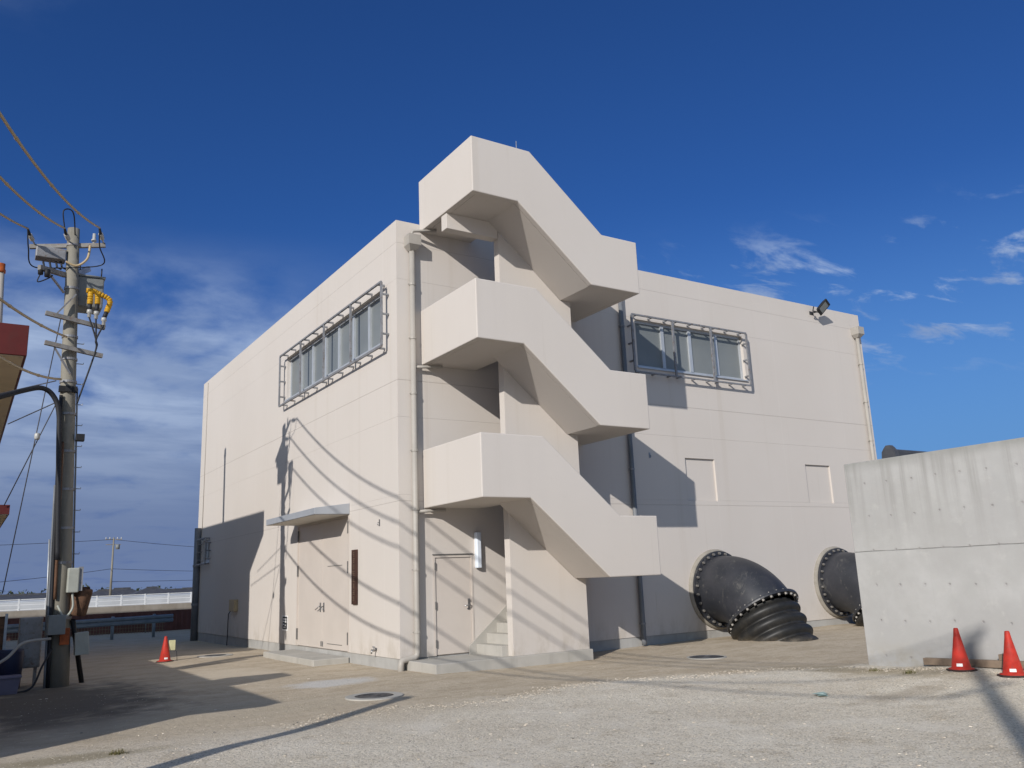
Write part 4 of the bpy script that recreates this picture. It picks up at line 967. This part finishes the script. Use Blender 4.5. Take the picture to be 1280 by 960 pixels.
# far houses
def house(x, y, w, d, eave, ridge, label, hip=.25, wallmat='housewall', face=0.):
    t = thing('house', label, 'house', (x, y, 0), 'houses beyond the dike'); ov = .5
    MB().box(x-w/2, x+w/2, y-d/2, y+d/2, -.3, eave).build('wall', M[wallmat], t)
    W_, D_ = w/2+ov, d/2+ov; hx = W_*(1-hip)
    MB().add([(x-W_, y-D_, eave-.1), (x+W_, y-D_, eave-.1), (x+W_, y+D_, eave-.1), (x-W_, y+D_, eave-.1), (x-hx, y, ridge), (x+hx, y, ridge)],
             [(0, 1, 5, 4), (2, 3, 4, 5), (0, 4, 3), (1, 2, 5), (3, 2, 1, 0)]).build('roof', M['tile'], t)
    MB().obox((x-hx, y, ridge+.08), (x+hx, y, ridge+.08), .35, .3).build('ridge', M['tile'], t)
    for dx in (-.25, .2): MB().box(x+w*dx-.8, x+w*dx+.8, y-d/2-.03, y-d/2+.02, eave*.4, eave*.75).build('window', M['glass'], t)
hs_ = [(19.2, 186, 7.2, 7, 1.75, 2.9, .7), (24.0, 196, 7.0, 7, 1.8, 3.15, .6), (29.2, 190, 7.4, 7, 1.8, 3.1, .75), (37, 206, 8, 7, 1.5, 2.5, .2), (14.0, 192, 6, 7, 1.6, 2.6, .3), (3.0, 180, 10, 7, 1.9, 2.6, .15), (-5, 190, 9, 7, 1.6, 2.4, .2), (46, 225, 9, 8, 1.7, 2.7, .5)]
hl = ['low grey roofed house just left of the distant pole foot', 'grey roofed house nearest right of the distant pole', 'larger dark roofed house midway between distant pole and the building', 'low house showing beside the building edge on the horizon', 'small grey roofed house right behind the near pole', 'pale long house left of the near pole on the horizon', 'far pale house at the left edge on the horizon', 'farthest small house beside the building edge']
for h, lb in zip(hs_, hl): house(h[0], h[1], h[2]*1.1, h[3], h[4]-.5, h[5]-.5, lb, h[6])
# distant wood
def wood():
    b = MB(); r = random.Random(11)
    for i in range(2600):
        x = r.uniform(-160, 260); y = 430+r.uniform(-12, 12); top = 3.6+1.6*math.sin(x*.05)+1.2*math.sin(x*.17+1)
        c = V((x, y, r.uniform(0, max(1.2, top)))); s = r.uniform(.7, 1.6)
        a, b2, c2 = [V((r.gauss(0, 1), r.gauss(0, 1), r.gauss(0, 1))).normalized()*s for _ in range(3)]
        b.add([c+a, c+b2, c+c2], [(0, 1, 2)])
    tag(b.build('distant_wood', M['leaf']), None, None, None, 'stuff')
wood()
# distant poles and lines
def dist_pole(x, y, h, label, grp='distant utility poles'):
    t = thing('utility_pole', label, 'utility pole', (x, y, 0), grp)
    MB().tube([(x, y, -.2), (x, y, h)], [.17, .10], 10).build('shaft', M['pole'], t)
    for z, w in ((h-.25, 1.0), (h-.9, .9)): MB().box(x-w, x+w, y-.05, y+.05, z-.05, z+.05).build('crossarm', M['arm'], t)
    for dx in (-.9, -.45, .45, .9): MB().lathe((x+dx, y, h-.2), (0, 0, 1), [(0, .05), (.12, .08), (.25, .05), (.26, 0)], 8).build('insulator', M['porcelain'], t)
    MB().lathe((x+.5, y-.2, h-1.5), (0, 0, 1), [(0, 0), (0, .25), (.6, .25), (.62, 0)], 10).build('transformer', M['box'], t)
dist_pole(9.05, 105, 8.75, 'distant utility pole standing alone beyond the white fence')
dist_pole(58, 240, 8.5, 'tiny far pole beside the building edge on the horizon')
for i, (z0, z1, x0, x1_, y1_, sg, lb) in enumerate(((8.5, 7.2, 9, -60, 60, 1.2, 'faint line from the distant pole top going left'), (8.5, 9.6, 9, 70, 160, 1.2, 'faint line from the distant pole top going right behind the building'),
        (4.8, 2.9, 9, -40, 52, 1.2, 'dark line leaving the distant pole midway going left'), (4.8, 5.6, 9, 70, 160, .8, 'line leaving the distant pole midway going right'), (3.2, 5.2, 9, 75, 165, .7, 'lowest line from the distant pole towards the building'))):
    thin_pts = [V((x0, 105, z0)).lerp(V((x1_, y1_, z1)), k/20)-V((0, 0, 4*sg*(k/20)*(1-k/20))) for k in range(21)]
    tag(MB().tube(thin_pts, .028, 5).build('overhead_line', M['thin'], None, 0, thin_pts[0]), lb, 'wire', 'overhead lines on the distant poles')
# tiled house behind the retaining wall
t = thing('tiled_house', 'dark tiled roof ridge peeking over the concrete wall', 'house', (36, 8, 0))
MB().box(30.8, 42, 4, 12, -.3, 4.4).build('wall', M['housewall'], t)
MB().prism([(3.2, 4.3), (8.2, 6.75), (13.2, 4.3), (13.2, 4.15), (8.2, 6.55), (3.2, 4.15)], 'x', 30.2, 42.6).build('roof', M['tile'], t)
b = MB().obox((30.1, 8.2, 6.85), (42.6, 8.2, 6.85), .32, .42)
rn = random.Random(4)
b.prism([(7.78, 6.45), (8.62, 6.45), (8.55, 7.0), (8.42, 7.18), (8.30, 7.30), (8.10, 7.30), (7.98, 7.18), (7.85, 7.0)], 'x', 29.95, 30.22)
for k in range(3): b.box(30.22, 42.5, 8.2-.22+.04*k, 8.2+.22-.04*k, 6.66+.14*k, 6.78+.14*k)
b.prism([(8.03, 6.95), (8.37, 6.95), (8.34, 7.06), (8.2, 7.14), (8.06, 7.06)], 'x', 30.2, 42.55)
b.build('ridge', M['tile'], t)
SC.render.resolution_x = 1024; SC.render.resolution_y = 768
